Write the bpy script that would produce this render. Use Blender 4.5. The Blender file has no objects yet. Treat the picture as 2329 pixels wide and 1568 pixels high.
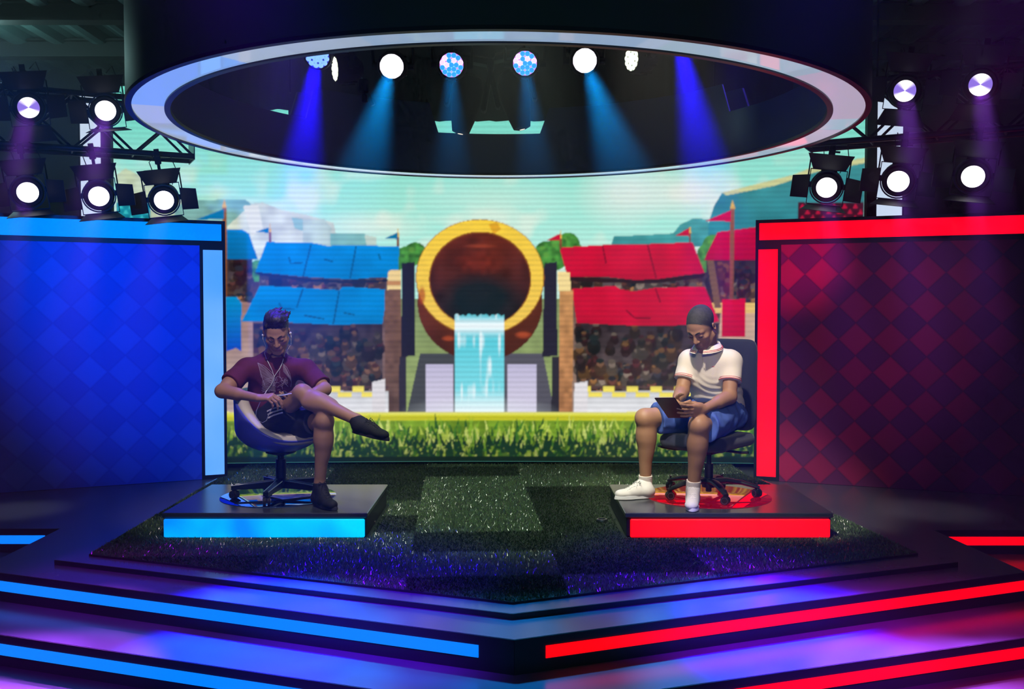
import bpy, math, random
import numpy as np
from mathutils import Vector, Matrix
from mathutils.bvhtree import BVHTree

SC = bpy.context.scene
COL = SC.collection
PI = math.pi
rng = np.random.default_rng(7)
random.seed(7)

# ------------------------------------------------------------------ camera
FPX, CX, CY = 2200.0, 1164.5, 784.0
CAMZ = 1.42
PITCH = math.atan(74 / FPX)
cam_data = bpy.data.cameras.new('camera')
cam = bpy.data.objects.new('camera', cam_data)
COL.objects.link(cam)
cam.location = (0, 0, CAMZ)
cam.rotation_euler = (PI / 2 - PITCH, 0, 0)
cam_data.sensor_width = 36
cam_data.lens = 36 * FPX / 2329
cam_data.clip_start = 0.05
SC.camera = cam
_cp, _sp = math.cos(PITCH), math.sin(PITCH)


def ray(px, py):
    a, b = (px - CX) / FPX, (CY - py) / FPX
    return np.array([a, _cp + b * _sp, -_sp + b * _cp])


def P(px, py, Y):
    """point at distance Y along the stage axis seen at a place of the photo"""
    d = ray(px, py)
    return np.array([0, 0, CAMZ]) + d * (Y / d[1])


def PZ(px, py, z):
    d = ray(px, py)
    return np.array([0, 0, CAMZ]) + d * ((z - CAMZ) / d[2])


def s2l(c):
    out = []
    for v in c[:3]:
        v = v / 255.0
        out.append(v / 12.92 if v <= 0.04045 else ((v + 0.055) / 1.055) ** 2.4)
    return tuple(out)


# ------------------------------------------------------------------ tagging
def tag(o, label, cat, group=None, kind=None):
    if label: o['label'] = label
    if cat: o['category'] = cat
    if group: o['group'] = group
    if kind: o['kind'] = kind
    return o


def empty(name, loc=(0, 0, 0), rot=(0, 0, 0)):
    o = bpy.data.objects.new(name, None)
    o.empty_display_size = 0.1
    COL.objects.link(o)
    o.location = loc
    o.rotation_euler = rot
    return o


def kids(o):
    return [c for c in COL.objects if c.parent is o]


def copy_tree(o, parent=None):
    c = o.copy()
    COL.objects.link(c)
    if parent is not None:
        c.parent = parent
    for ch in kids(o):
        copy_tree(ch, c)
    return c


# ------------------------------------------------------------------ materials
MATS = {}


def mat(name, col=(.5, .5, .5), rough=.5, metal=0.0, spec=.5, bump=0.0, bscale=60, var=0.0, vscale=12,
        emit=None, estr=0.0, attr=False, coat=0.0, sheen=0.0):
    if name in MATS:
        return MATS[name]
    m = bpy.data.materials.new(name)
    m.use_nodes = True
    nt = m.node_tree
    b = nt.nodes['Principled BSDF']
    b.inputs['Base Color'].default_value = (*col, 1)
    b.inputs['Roughness'].default_value = rough
    b.inputs['Metallic'].default_value = metal
    b.inputs['Specular IOR Level'].default_value = spec
    b.inputs['Coat Weight'].default_value = coat
    b.inputs['Sheen Weight'].default_value = sheen
    tc = nt.nodes.new('ShaderNodeTexCoord')
    src = None
    if attr:
        a = nt.nodes.new('ShaderNodeAttribute')
        a.attribute_name = 'Col'
        src = a.outputs['Color']
    if var > 0:
        n = nt.nodes.new('ShaderNodeTexNoise')
        n.inputs['Scale'].default_value = vscale
        n.inputs['Detail'].default_value = 5
        nt.links.new(tc.outputs['Object'], n.inputs['Vector'])
        mr = nt.nodes.new('ShaderNodeMapRange')
        mr.inputs['From Min'].default_value = .3
        mr.inputs['From Max'].default_value = .7
        mr.inputs['To Min'].default_value = 1 - var
        mr.inputs['To Max'].default_value = 1 + var
        nt.links.new(n.outputs['Fac'], mr.inputs['Value'])
        mx = nt.nodes.new('ShaderNodeMix')
        mx.data_type = 'RGBA'
        mx.blend_type = 'MULTIPLY'
        mx.inputs['Factor'].default_value = 1
        mx.inputs['A'].default_value = (*col, 1)
        if src: nt.links.new(src, mx.inputs['A'])
        nt.links.new(mr.outputs['Result'], mx.inputs['B'])
        src = mx.outputs['Result']
    if src:
        nt.links.new(src, b.inputs['Base Color'])
    if bump > 0:
        n = nt.nodes.new('ShaderNodeTexNoise')
        n.inputs['Scale'].default_value = bscale
        n.inputs['Detail'].default_value = 4
        nt.links.new(tc.outputs['Object'], n.inputs['Vector'])
        bp = nt.nodes.new('ShaderNodeBump')
        bp.inputs['Strength'].default_value = bump
        bp.inputs['Distance'].default_value = .01
        nt.links.new(n.outputs['Fac'], bp.inputs['Height'])
        nt.links.new(bp.outputs['Normal'], b.inputs['Normal'])
    if emit is not None:
        b.inputs['Emission Color'].default_value = (*emit, 1)
        b.inputs['Emission Strength'].default_value = estr
    MATS[name] = m
    return m


def emitter(name, col, strength, var=0.0, vscale=1.5, col2=None):
    """lamp surface; a slow mottling of the diffuser may vary its colour"""
    if name in MATS:
        return MATS[name]
    m = bpy.data.materials.new(name)
    m.use_nodes = True
    nt = m.node_tree
    b = nt.nodes['Principled BSDF']
    b.inputs['Base Color'].default_value = (.012, .012, .012, 1)
    b.inputs['Roughness'].default_value = .5
    b.inputs['Specular IOR Level'].default_value = .25
    b.inputs['Emission Color'].default_value = (*col, 1)
    b.inputs['Emission Strength'].default_value = strength
    if var > 0:
        tc = nt.nodes.new('ShaderNodeTexCoord')
        n = nt.nodes.new('ShaderNodeTexNoise')
        n.inputs['Scale'].default_value = vscale
        n.inputs['Detail'].default_value = 2
        nt.links.new(tc.outputs['Object'], n.inputs['Vector'])
        mx = nt.nodes.new('ShaderNodeMix')
        mx.data_type = 'RGBA'
        mx.inputs['A'].default_value = (*col, 1)
        mx.inputs['B'].default_value = (*(col2 or col), 1)
        mr = nt.nodes.new('ShaderNodeMapRange')
        mr.inputs['From Min'].default_value = .35
        mr.inputs['From Max'].default_value = .65
        mr.inputs['To Max'].default_value = var
        nt.links.new(n.outputs['Fac'], mr.inputs['Value'])
        nt.links.new(mr.outputs['Result'], mx.inputs['Factor'])
        nt.links.new(mx.outputs['Result'], b.inputs['Emission Color'])
    MATS[name] = m
    return m


def emit_attr(name, strength, scan=0.0, base=(.02, .02, .02), rough=.4, sampled=True):
    """surface whose light is stored per point (LED cells, video wall)"""
    if name in MATS:
        return MATS[name]
    m = bpy.data.materials.new(name)
    m.use_nodes = True
    nt = m.node_tree
    b = nt.nodes['Principled BSDF']
    b.inputs['Base Color'].default_value = (*base, 1)
    b.inputs['Roughness'].default_value = rough
    a = nt.nodes.new('ShaderNodeAttribute')
    a.attribute_name = 'Col'
    out = a.outputs['Color']
    if scan > 0:   # rows of LED modules
        tc = nt.nodes.new('ShaderNodeTexCoord')
        w = nt.nodes.new('ShaderNodeTexWave')
        w.wave_type = 'BANDS'
        w.bands_direction = 'Z'
        w.inputs['Scale'].default_value = 6.6
        w.inputs['Distortion'].default_value = .35
        w.inputs['Detail'].default_value = 1
        nt.links.new(tc.outputs['Object'], w.inputs['Vector'])
        mr = nt.nodes.new('ShaderNodeMapRange')
        mr.inputs['To Min'].default_value = 1 - scan
        mr.inputs['To Max'].default_value = 1
        nt.links.new(w.outputs['Fac'], mr.inputs['Value'])
        mx = nt.nodes.new('ShaderNodeMix')
        mx.data_type = 'RGBA'
        mx.blend_type = 'MULTIPLY'
        mx.inputs['Factor'].default_value = 1
        nt.links.new(out, mx.inputs['A'])
        nt.links.new(mr.outputs['Result'], mx.inputs['B'])
        out = mx.outputs['Result']
    nt.links.new(out, b.inputs['Emission Color'])
    b.inputs['Emission Strength'].default_value = strength
    if not sampled: m.cycles.emission_sampling = 'NONE'
    MATS[name] = m
    return m


# ------------------------------------------------------------------ mesh builder
def new_mesh(name, V, Fc, m, parent=None, smooth=False, world=False, cols=None, auto=None):
    V = np.asarray(V, dtype=np.float64).reshape(-1, 3)
    if world and parent is not None:
        V = V - np.array(parent.location)
    me = bpy.data.meshes.new(name)
    if isinstance(Fc, np.ndarray):
        n, k = Fc.shape
        me.vertices.add(len(V))
        me.vertices.foreach_set('co', V.astype(np.float32).ravel())
        me.loops.add(n * k)
        me.loops.foreach_set('vertex_index', Fc.astype(np.int32).ravel())
        me.polygons.add(n)
        me.polygons.foreach_set('loop_start', np.arange(0, n * k, k, dtype=np.int32))
        me.polygons.foreach_set('loop_total', np.full(n, k, dtype=np.int32))
        me.update(calc_edges=True)
    else:
        me.from_pydata(V.tolist(), [], Fc)
        me.update()
    if smooth:
        me.polygons.foreach_set('use_smooth', np.ones(len(me.polygons), dtype=bool))
        if auto is not None:
            try:
                me.set_sharp_from_angle(angle=auto)
            except Exception:
                pass
    if cols is not None:
        ca = me.color_attributes.new('Col', 'FLOAT_COLOR', 'POINT')
        c4 = np.ones((len(V), 4), dtype=np.float32)
        c4[:, :3] = cols
        ca.data.foreach_set('color', c4.ravel())
    me.materials.append(m)
    o = bpy.data.objects.new(name, me)
    COL.objects.link(o)
    if parent is not None:
        o.parent = parent
    return o


def frame(d, up=(0, 0, 1)):
    """rotation whose columns are x, y=d, z"""
    d = np.asarray(d, float); d = d / np.linalg.norm(d)
    up = np.asarray(up, float)
    if abs(np.dot(d, up)) > .98 * np.linalg.norm(up):
        up = np.array([1.0, 0, 0])
    x = np.cross(d, up); x /= np.linalg.norm(x)
    z = np.cross(x, d)
    return np.stack([x, d, z], axis=1)


def rotz(a):
    c, s = math.cos(a), math.sin(a)
    return np.array([[c, -s, 0], [s, c, 0], [0, 0, 1]])


def rotx(a):
    c, s = math.cos(a), math.sin(a)
    return np.array([[1, 0, 0], [0, c, -s], [0, s, c]])


def roty(a):
    c, s = math.cos(a), math.sin(a)
    return np.array([[c, 0, s], [0, 1, 0], [-s, 0, c]])


class MB:
    def __init__(self):
        self.V, self.F = [], []

    def add(self, V, F):
        b = len(self.V)
        self.V += [tuple(map(float, v)) for v in V]
        self.F += [tuple(i + b for i in f) for f in F]
        return self

    def box(self, c, size, R=None, bev=0.0):
        hx, hy, hz = [s / 2 for s in size]
        if bev > 0:
            b = min(bev, hx * .9, hy * .9, hz * .9)
            V = []
            for sx in (-1, 1):
                for sy in (-1, 1):
                    for sz in (-1, 1):
                        V += [(sx * hx, sy * (hy - b), sz * (hz - b)), (sx * (hx - b), sy * hy, sz * (hz - b)),
                              (sx * (hx - b), sy * (hy - b), sz * hz)]
            idx = lambda sx, sy, sz, k: ((sx > 0) * 4 + (sy > 0) * 2 + (sz > 0)) * 3 + k
            F = []
            for s in (-1, 1):
                q = [(s, -1, -1), (s, 1, -1), (s, 1, 1), (s, -1, 1)]
                F.append([idx(*t, 0) for t in (q if s > 0 else q[::-1])])
                q = [(-1, s, -1), (-1, s, 1), (1, s, 1), (1, s, -1)]
                F.append([idx(*t, 1) for t in (q if s > 0 else q[::-1])])
                q = [(-1, -1, s), (1, -1, s), (1, 1, s), (-1, 1, s)]
                F.append([idx(*t, 2) for t in (q if s > 0 else q[::-1])])
            for s in (-1, 1):
                for t in (-1, 1):
                    F.append([idx(s, t, -1, 0), idx(s, t, 1, 0), idx(s, t, 1, 1), idx(s, t, -1, 1)])
                    F.append([idx(s, -1, t, 0), idx(s, 1, t, 0), idx(s, 1, t, 2), idx(s, -1, t, 2)])
                    F.append([idx(-1, s, t, 1), idx(1, s, t, 1), idx(1, s, t, 2), idx(-1, s, t, 2)])
                    for r in (-1, 1):
                        F.append([idx(s, t, r, 0), idx(s, t, r, 1), idx(s, t, r, 2)])
        else:
            V = [(x, y, z) for x in (-hx, hx) for y in (-hy, hy) for z in (-hz, hz)]
            F = [(0, 1, 3, 2), (4, 6, 7, 5), (0, 4, 5, 1), (2, 3, 7, 6), (0, 2, 6, 4), (1, 5, 7, 3)]
        V = np.array(V)
        if R is not None: V = V @ np.asarray(R).T
        return self.add(V + np.array(c), F)

    def cyl(self, a, b, ra, rb=None, n=16, cap=True):
        rb = ra if rb is None else rb
        a, b = np.array(a, float), np.array(b, float)
        R = frame(b - a)
        t = np.arange(n) * 2 * PI / n
        ring = np.stack([np.cos(t), np.zeros(n), np.sin(t)], 1) @ R.T
        V = np.vstack([a + ring * ra, b + ring * rb])
        F = [(i, (i + 1) % n, n + (i + 1) % n, n + i) for i in range(n)]
        if cap: F += [tuple(range(n - 1, -1, -1)), tuple(range(n, 2 * n))]
        return self.add(V, F)

    def tube(self, pts, r, n=8, flat=1.0, up=(0, 0, 1)):
        pts = [np.array(p, float) for p in pts]
        rr = r if hasattr(r, '__len__') else [r] * len(pts)
        t = np.arange(n) * 2 * PI / n
        V = []
        for i, p in enumerate(pts):
            d = pts[min(i + 1, len(pts) - 1)] - pts[max(i - 1, 0)]
            R = frame(d, up)
            V.append(p + np.stack([np.cos(t), np.zeros(n), np.sin(t) * flat], 1) @ R.T * rr[i])
        m = len(pts)
        F = [(i * n + j, i * n + (j + 1) % n, (i + 1) * n + (j + 1) % n, (i + 1) * n + j) for i in range(m - 1) for j in range(n)]
        F += [tuple(range(n - 1, -1, -1)), tuple(range((m - 1) * n, m * n))]
        return self.add(np.vstack(V), F)

    def lathe(self, prof, n=24, o=(0, 0, 0), R=None, close=False):
        """profile of (radius, height) around the local z"""
        t = np.arange(n) * 2 * PI / n
        V = []
        for r, z in prof:
            V.append(np.stack([np.cos(t) * r, np.sin(t) * r, np.full(n, z)], 1))
        V = np.vstack(V)
        if R is not None: V = V @ np.asarray(R).T
        V = V + np.array(o)
        m = len(prof)
        F = [(i * n + j, i * n + (j + 1) % n, ((i + 1) % m) * n + (j + 1) % n, ((i + 1) % m) * n + j)
             for i in range(m if close else m - 1) for j in range(n)]
        if not close:
            if prof[0][0] > 1e-6: F.append(tuple(range(n - 1, -1, -1)))
            if prof[-1][0] > 1e-6: F.append(tuple(range((m - 1) * n, m * n)))
        return self.add(V, F)

    def prism(self, poly, z0, z1):
        """polygon in plan extruded between two heights"""
        n = len(poly)
        V = [(x, y, z0) for x, y in poly] + [(x, y, z1) for x, y in poly]
        F = [tuple(range(n - 1, -1, -1)), tuple(range(n, 2 * n))]
        F += [(i, (i + 1) % n, n + (i + 1) % n, n + i) for i in range(n)]
        return self.add(V, F)

    def slab(self, quad, nrm, th):
        """planar polygon (3-D points) with thickness along nrm"""
        q = [np.array(p, float) for p in quad]
        nv = np.array(nrm, float) * th
        n = len(q)
        V = q + [p + nv for p in q]
        F = [tuple(range(n)), tuple(range(2 * n - 1, n - 1, -1))]
        F += [(i, n + i, n + (i + 1) % n, (i + 1) % n) for i in range(n)]
        return self.add(V, F)

    def build(self, name, m, parent=None, smooth=False, world=False, auto=.6):
        o = new_mesh(name, self.V, self.F, m, parent, smooth, world, auto=auto if smooth else None)
        return o


# ------------------------------------------------------------------ implicit surfaces (bodies, clothes, shoes)
class SDF:
    def __init__(s, lo, hi, h):
        s.lo = np.array(lo, float); s.h = h
        s.n = np.ceil((np.array(hi, float) - s.lo) / h).astype(int) + 1
        s.F = np.full(s.n, 1.0, dtype=np.float32)
        s.ax = [(s.lo[i] + h * np.arange(s.n[i])).astype(np.float32) for i in range(3)]

    def sub(s, lo, hi, pad):
        i0 = np.clip(np.floor((np.array(lo) - pad - s.lo) / s.h).astype(int), 0, s.n)
        i1 = np.clip(np.ceil((np.array(hi) + pad - s.lo) / s.h).astype(int) + 1, 0, s.n)
        sl = tuple(slice(i0[k], i1[k]) for k in range(3))
        X = s.ax[0][sl[0]][:, None, None]
        Y = s.ax[1][sl[1]][None, :, None]
        Z = s.ax[2][sl[2]][None, None, :]
        return sl, X, Y, Z

    def ap(s, sl, d, k, op):
        f = s.F[sl]
        if f.size == 0: return
        k = max(k, 1e-5)
        if op == 'u':
            hh = np.clip(.5 + .5 * (f - d) / k, 0, 1)
            s.F[sl] = f * (1 - hh) + d * hh - k * hh * (1 - hh)
        else:
            hh = np.clip(.5 - .5 * (f + d) / k, 0, 1)
            s.F[sl] = f * (1 - hh) - d * hh + k * hh * (1 - hh)

    def cap(s, a, b, ra, rb=None, k=.02, op='u', cuts=(), flat=None):
        rb = ra if rb is None else rb
        a = np.asarray(a, float); b = np.asarray(b, float)
        r = max(ra, rb)
        sl, X, Y, Z = s.sub(np.minimum(a, b), np.maximum(a, b), r + k + 3 * s.h)
        ba = b - a
        L = max(float(ba @ ba), 1e-9)
        px, py, pz = X - a[0], Y - a[1], Z - a[2]
        t = np.clip((px * ba[0] + py * ba[1] + pz * ba[2]) / L, 0, 1)
        dx, dy, dz = px - t * ba[0], py - t * ba[1], pz - t * ba[2]
        q = dx * dx + dy * dy + dz * dz
        if flat is not None:   # (axis, ratio): squeeze the section along an axis
            ax, ra_ = np.asarray(flat[0], float), flat[1]
            ax = ax / np.linalg.norm(ax)
            c = dx * ax[0] + dy * ax[1] + dz * ax[2]
            q = q + c * c * (1 / ra_ ** 2 - 1)
        d = np.sqrt(q) - (ra + (rb - ra) * t)
        for p0, nn in cuts:
            nn = np.asarray(nn, float) / np.linalg.norm(nn)
            d = np.maximum(d, (X - p0[0]) * nn[0] + (Y - p0[1]) * nn[1] + (Z - p0[2]) * nn[2])
        s.ap(sl, d, k, op)
        return s

    def ell(s, c, r, R=None, k=.02, op='u', cuts=()):
        c = np.asarray(c, float); r = np.asarray(r, float) if hasattr(r, '__len__') else np.full(3, float(r))
        R = np.eye(3) if R is None else np.asarray(R)
        m = r.max()
        sl, X, Y, Z = s.sub(c, c, m + k + 3 * s.h)
        px, py, pz = X - c[0], Y - c[1], Z - c[2]
        l = [px * R[0, i] + py * R[1, i] + pz * R[2, i] for i in range(3)]
        k0 = np.sqrt(sum((l[i] / r[i]) ** 2 for i in range(3)))
        k1 = np.sqrt(sum((l[i] / r[i] ** 2) ** 2 for i in range(3))) + 1e-6
        d = k0 * (k0 - 1) / k1
        for p0, nn in cuts:
            nn = np.asarray(nn, float) / np.linalg.norm(nn)
            d = np.maximum(d, (X - p0[0]) * nn[0] + (Y - p0[1]) * nn[1] + (Z - p0[2]) * nn[2])
        s.ap(sl, d, k, op)
        return s

    def box(s, c, half, R=None, rad=.01, k=.01, op='u'):
        c = np.asarray(c, float); hf = np.asarray(half, float)
        R = np.eye(3) if R is None else np.asarray(R)
        m = np.linalg.norm(hf)
        sl, X, Y, Z = s.sub(c, c, m + k + 3 * s.h)
        px, py, pz = X - c[0], Y - c[1], Z - c[2]
        q = [np.abs(px * R[0, i] + py * R[1, i] + pz * R[2, i]) - (hf[i] - rad) for i in range(3)]
        d = np.sqrt(sum(np.maximum(v, 0) ** 2 for v in q)) + np.minimum(np.maximum(np.maximum(q[0], q[1]), q[2]), 0) - rad
        s.ap(sl, d, k, op)
        return s

    def cut(s, p0, nn):
        nn = np.asarray(nn, float) / np.linalg.norm(nn)
        X, Y, Z = s.ax[0][:, None, None], s.ax[1][None, :, None], s.ax[2][None, None, :]
        s.F = np.maximum(s.F, ((X - p0[0]) * nn[0] + (Y - p0[1]) * nn[1] + (Z - p0[2]) * nn[2]).astype(np.float32))
        return s

    def warp(s, fn):
        X, Y, Z = s.ax[0][:, None, None], s.ax[1][None, :, None], s.ax[2][None, None, :]
        s.F = s.F + fn(X, Y, Z).astype(np.float32)
        return s

    def verts(s, smooth=1):
        F = s.F
        S = F < 0
        c = S[:-1, :-1, :-1].astype(np.int8)
        tot = np.zeros(c.shape, np.int8)
        offs = [(i, j, k) for i in (0, 1) for j in (0, 1) for k in (0, 1)]
        n = F.shape
        for i, j, k in offs:
            tot += S[i:n[0] - 1 + i, j:n[1] - 1 + j, k:n[2] - 1 + k]
        act = (tot > 0) & (tot < 8)
        I = np.argwhere(act)
        idx = np.full(act.shape, -1, np.int32)
        idx[act] = np.arange(len(I))
        acc = np.zeros((len(I), 3)); cnt = np.zeros(len(I))
        for a in offs:
            for d in range(3):
                if a[d]: continue
                b = list(a); b[d] = 1
                fa = F[I[:, 0] + a[0], I[:, 1] + a[1], I[:, 2] + a[2]]
                fb = F[I[:, 0] + b[0], I[:, 1] + b[1], I[:, 2] + b[2]]
                cr = (fa < 0) != (fb < 0)
                t = np.where(cr, fa / np.where(cr, fa - fb, 1), 0)
                p = np.tile(np.array(a, float), (len(I), 1))
                p[:, d] += t
                acc[cr] += p[cr]; cnt[cr] += 1
        V = (I + acc / cnt[:, None]) * s.h + s.lo
        quads = []
        for d in range(3):
            e, f = (d + 1) % 3, (d + 2) % 3
            sl0 = [slice(None)] * 3; sl1 = [slice(None)] * 3
            sl0[d] = slice(0, -1); sl1[d] = slice(1, None)
            A, B = S[tuple(sl0)], S[tuple(sl1)]
            E = np.argwhere(A != B)
            ok = (E[:, e] > 0) & (E[:, f] > 0) & (E[:, e] < n[e] - 1) & (E[:, f] < n[f] - 1)
            E = E[ok]
            inside = A[E[:, 0], E[:, 1], E[:, 2]]
            q = []
            for de, df in ((-1, -1), (0, -1), (0, 0), (-1, 0)):
                G = E.copy(); G[:, e] += de; G[:, f] += df
                q.append(idx[G[:, 0], G[:, 1], G[:, 2]])
            q = np.stack(q, 1)
            q[~inside] = q[~inside][:, ::-1]
            quads.append(q)
        Q = np.vstack(quads)
        Q = Q[(Q >= 0).all(1)]
        for _ in range(smooth):
            sm = np.zeros_like(V); ct = np.zeros(len(V))
            for a in range(4):
                b = (a + 1) % 4
                np.add.at(sm, Q[:, a], V[Q[:, b]]); np.add.at(ct, Q[:, a], 1)
                np.add.at(sm, Q[:, b], V[Q[:, a]]); np.add.at(ct, Q[:, b], 1)
            V = V * .5 + .5 * sm / np.maximum(ct, 1)[:, None]
        return V, Q


# smooth 3-D value noise used for folds and mottling
def vnoise(X, Y, Z, s, seed=0):
    r = np.random.default_rng(seed)
    T = r.random((32, 32, 32)).astype(np.float32)
    out = 0
    X, Y, Z = np.broadcast_arrays(X * s, Y * s, Z * s)
    xi, yi, zi = np.floor(X).astype(int), np.floor(Y).astype(int), np.floor(Z).astype(int)
    fx, fy, fz = X - xi, Y - yi, Z - zi
    fx, fy, fz = fx * fx * (3 - 2 * fx), fy * fy * (3 - 2 * fy), fz * fz * (3 - 2 * fz)
    for i in (0, 1):
        for j in (0, 1):
            for k in (0, 1):
                w = (fx if i else 1 - fx) * (fy if j else 1 - fy) * (fz if k else 1 - fz)
                out = out + w * T[(xi + i) % 32, (yi + j) % 32, (zi + k) % 32]
    return out - .5


def light(kind, name, loc, col, power, target=None, size=.1, angle=40, blend=.3, spread=None):
    d = bpy.data.lights.new(name, kind)
    d.energy = power
    d.color = col
    if kind == 'SPOT':
        d.spot_size = math.radians(angle)
        d.spot_blend = blend
        d.shadow_soft_size = size
    elif kind == 'POINT':
        d.shadow_soft_size = size
    elif kind == 'AREA':
        d.size = size
    o = bpy.data.objects.new(name, d)
    COL.objects.link(o)
    o.location = tuple(loc)
    if target is not None:
        v = Vector(tuple(target)) - Vector(tuple(loc))
        o.rotation_euler = v.to_track_quat('-Z', 'Y').to_euler()
    return o
HAZE = 0.024
# ================================================================== palette
BLK = mat('black_paint', s2l((16, 20, 26)), rough=.45)
BLKM = mat('matt_black', s2l((14, 17, 21)), rough=.8, spec=.25)
DARKMET = mat('dark_metal', s2l((34, 38, 46)), rough=.38, metal=.7)
STEEL = mat('brushed_steel', s2l((150, 155, 160)), rough=.3, metal=1.0)
RUBBER = mat('black_rubber', s2l((18, 18, 20)), rough=.7)
LAM = mat('stage_laminate', s2l((86, 86, 98)), rough=.22, spec=.42, var=.1, vscale=3, bump=.02, bscale=9)
RISER = mat('riser_paint', s2l((24, 28, 38)), rough=.5)
BLUE_L = emitter('blue_light_panel', s2l((0, 112, 255)), 1.3, var=.5, col2=s2l((0, 150, 255)), vscale=1.2)
RED_L = emitter('red_light_panel', s2l((255, 0, 20)), 1.35, var=.6, col2=s2l((255, 0, 34)), vscale=1.2)
BLUE_S = emitter('blue_step_light', s2l((0, 116, 255)), 1.3)
RED_S = emitter('red_step_light', s2l((255, 0, 6)), 1.4)

# ================================================================== room shell
m_floor = mat('studio_floor', s2l((40, 42, 48)), rough=.35, var=.25, vscale=2)
m_wall = mat('studio_wall', s2l((22, 30, 32)), rough=.9, var=.2)
def shell(name, c, size, m, kind='structure'):
    return tag(MB().box(c, size).build(name, m), None, None, kind=kind)
shell('floor', (0, 4.5, -.395), (15, 15, .1), m_floor)
shell('wall_back', (0, 11.55, 2.1), (15, .1, 5.2), m_wall)
shell('wall_left', (-7.45, 4.5, 2.1), (.1, 15, 5.2), m_wall)
shell('wall_right', (7.45, 4.5, 2.1), (.1, 15, 5.2), m_wall)
# corrugated metal roof: ridges run along the stage axis
nx = 15 * 16
xs = np.linspace(-7.5, 7.5, nx)
zc = 4.25 + .045 * np.sign(np.sin(xs * 2 * PI / .42)) * np.abs(np.sin(xs * 2 * PI / .42)) ** .45
V = []
for y in (-3.0, 11.6):
    for z_ in (0, .08):
        V += [(x, y, z + z_) for x, z in zip(xs, zc)]
Fq = []
for i in range(nx - 1):
    Fq.append((i, i + 1, 2 * nx + i + 1, 2 * nx + i))
    Fq.append((nx + i, 3 * nx + i, 3 * nx + i + 1, nx + i + 1))
tag(new_mesh('ceiling', V, Fq, mat('corrugated_roof', s2l((92, 118, 118)), rough=.6, metal=.1, var=.3, vscale=1.2)),
    None, None, kind='structure')
def prop(name, mb, m, label, cat, group=None, smooth=False):
    return tag(mb.build(name, m, smooth=smooth), label, cat, group)

for nm, y, lab in (('roof_beam', 8.95, 'dark roof beam crossing under the corrugated ceiling, the nearer of two'),
                   ('roof_beam', 10.2, 'dark roof beam crossing under the corrugated ceiling, the farther of two')):
    b = MB()
    b.box((0, y, 4.17), (14.7, .06, .16)); b.box((0, y, 4.08), (14.7, .16, .02)); b.box((0, y, 4.245), (14.7, .16, .02))
    prop(nm, b, mat('roof_beam_paint', s2l((20, 28, 30)), rough=.7), lab, 'beam')
p0, p1 = P(288, -10, 8.2), P(331, 43, 8.2)
dv = (p1 - p0) / np.linalg.norm(p1 - p0)
b = MB().tube([p0 - dv * .9, p1 + dv * .0], .022, n=10)
prop('ceiling_pipe', b, mat('pale_conduit', s2l((150, 190, 185)), rough=.4, metal=.5),
     'pale metal pipe slanting down from the ceiling at upper left', 'pipe', smooth=True)

# ================================================================== stage tiers
def tier(name, poly, z1, z0, m, label, cat='stage'):
    b = MB().prism(poly, z0, z1)
    root = empty(name, (poly[0][0], poly[0][1], z0))
    tag(root, label, cat)
    b.build('deck', m, root, world=True)
    return root


def edge_frame(a, b):
    a, b = np.array([*a, 0.0]), np.array([*b, 0.0])
    t = (b - a) / np.linalg.norm(b - a)
    nrm = np.array([t[1], -t[0], 0])      # towards the audience when t runs left to right
    return a, b, t, nrm


def strip(root, a, b, ztop, m, zoff=.045, h=.056, name='light_strip', inset=(.0, .0), label=None):
    a, b, t, n = edge_frame(a, b)
    a = a + t * inset[0]; b = b - t * inset[1]
    z1, z0 = ztop - zoff, ztop - zoff - h
    mb = MB().slab([a + n * .0005 + [0, 0, z0], b + n * .0005 + [0, 0, z0], b + n * .0005 + [0, 0, z1], a + n * .0005 + [0, 0, z1]], n, .004)
    o = mb.build(name, m, root, world=True)
    if label: o['label'] = label
    return o

Z2, Z3, Z4 = -.028, -.188, -.345
AP0, PL, PR = (.0, 4.51), (-2.62, 5.50), (2.53, 5.45)
plat = tier('stage_platform', [AP0, PR, (2.12, 8.15), (2.04, 8.30), (2.04, 8.95), (-2.44, 8.95), (-2.44, 8.40), (-2.52, 8.20), PL], 0.0, Z2, LAM,
            'low dark platform with a pointed front edge that carries the grass carpet and both podiums')
# thin dark nosing along the front of the platform
for a, c, lab in ((PL, AP0, 'left'), (AP0, PR, 'right')):
    A_, B_, t, n = edge_frame(a, c)
    MB().slab([A_ + n * .001 + [0, 0, Z2], B_ + n * .001 + [0, 0, Z2], B_ + n * .001 + [0, 0, -.001], A_ + n * .001 + [0, 0, -.001]], n, .004).build('nosing', RISER, plat, world=True)

AP1, S2L, S2R = (.01, 4.23), (-3.0, 5.39), (2.86, 5.34)
s2poly = [AP1, S2R, (2.80, 6.38), (7.2, 6.38), (7.2, 9.6), (-7.2, 9.6), (-7.2, 6.42), (-3.02, 6.42), S2L]
step = tier('stage_step', s2poly, Z2, Z3, LAM, 'upper stage step with blue and red light strips along its pointed front edge')
for a, c in ((S2L, AP1), (AP1, S2R), ((-7.2, 6.42), (-3.02, 6.42)), ((2.80, 6.38), (7.2, 6.38)), ((-3.02, 6.42), S2L), (S2R, (2.80, 6.38))):
    A_, B_, t, n = edge_frame(a, c)
    MB().slab([A_ + n * .0002 + [0, 0, Z3], B_ + n * .0002 + [0, 0, Z3], B_ + n * .0002 + [0, 0, Z2 - .002], A_ + n * .0002 + [0, 0, Z2 - .002]], n, .003).build('riser', RISER, step, world=True)
def offs(a, n, d): return tuple(np.array(a) + np.array(n[:2]) * d)
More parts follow.
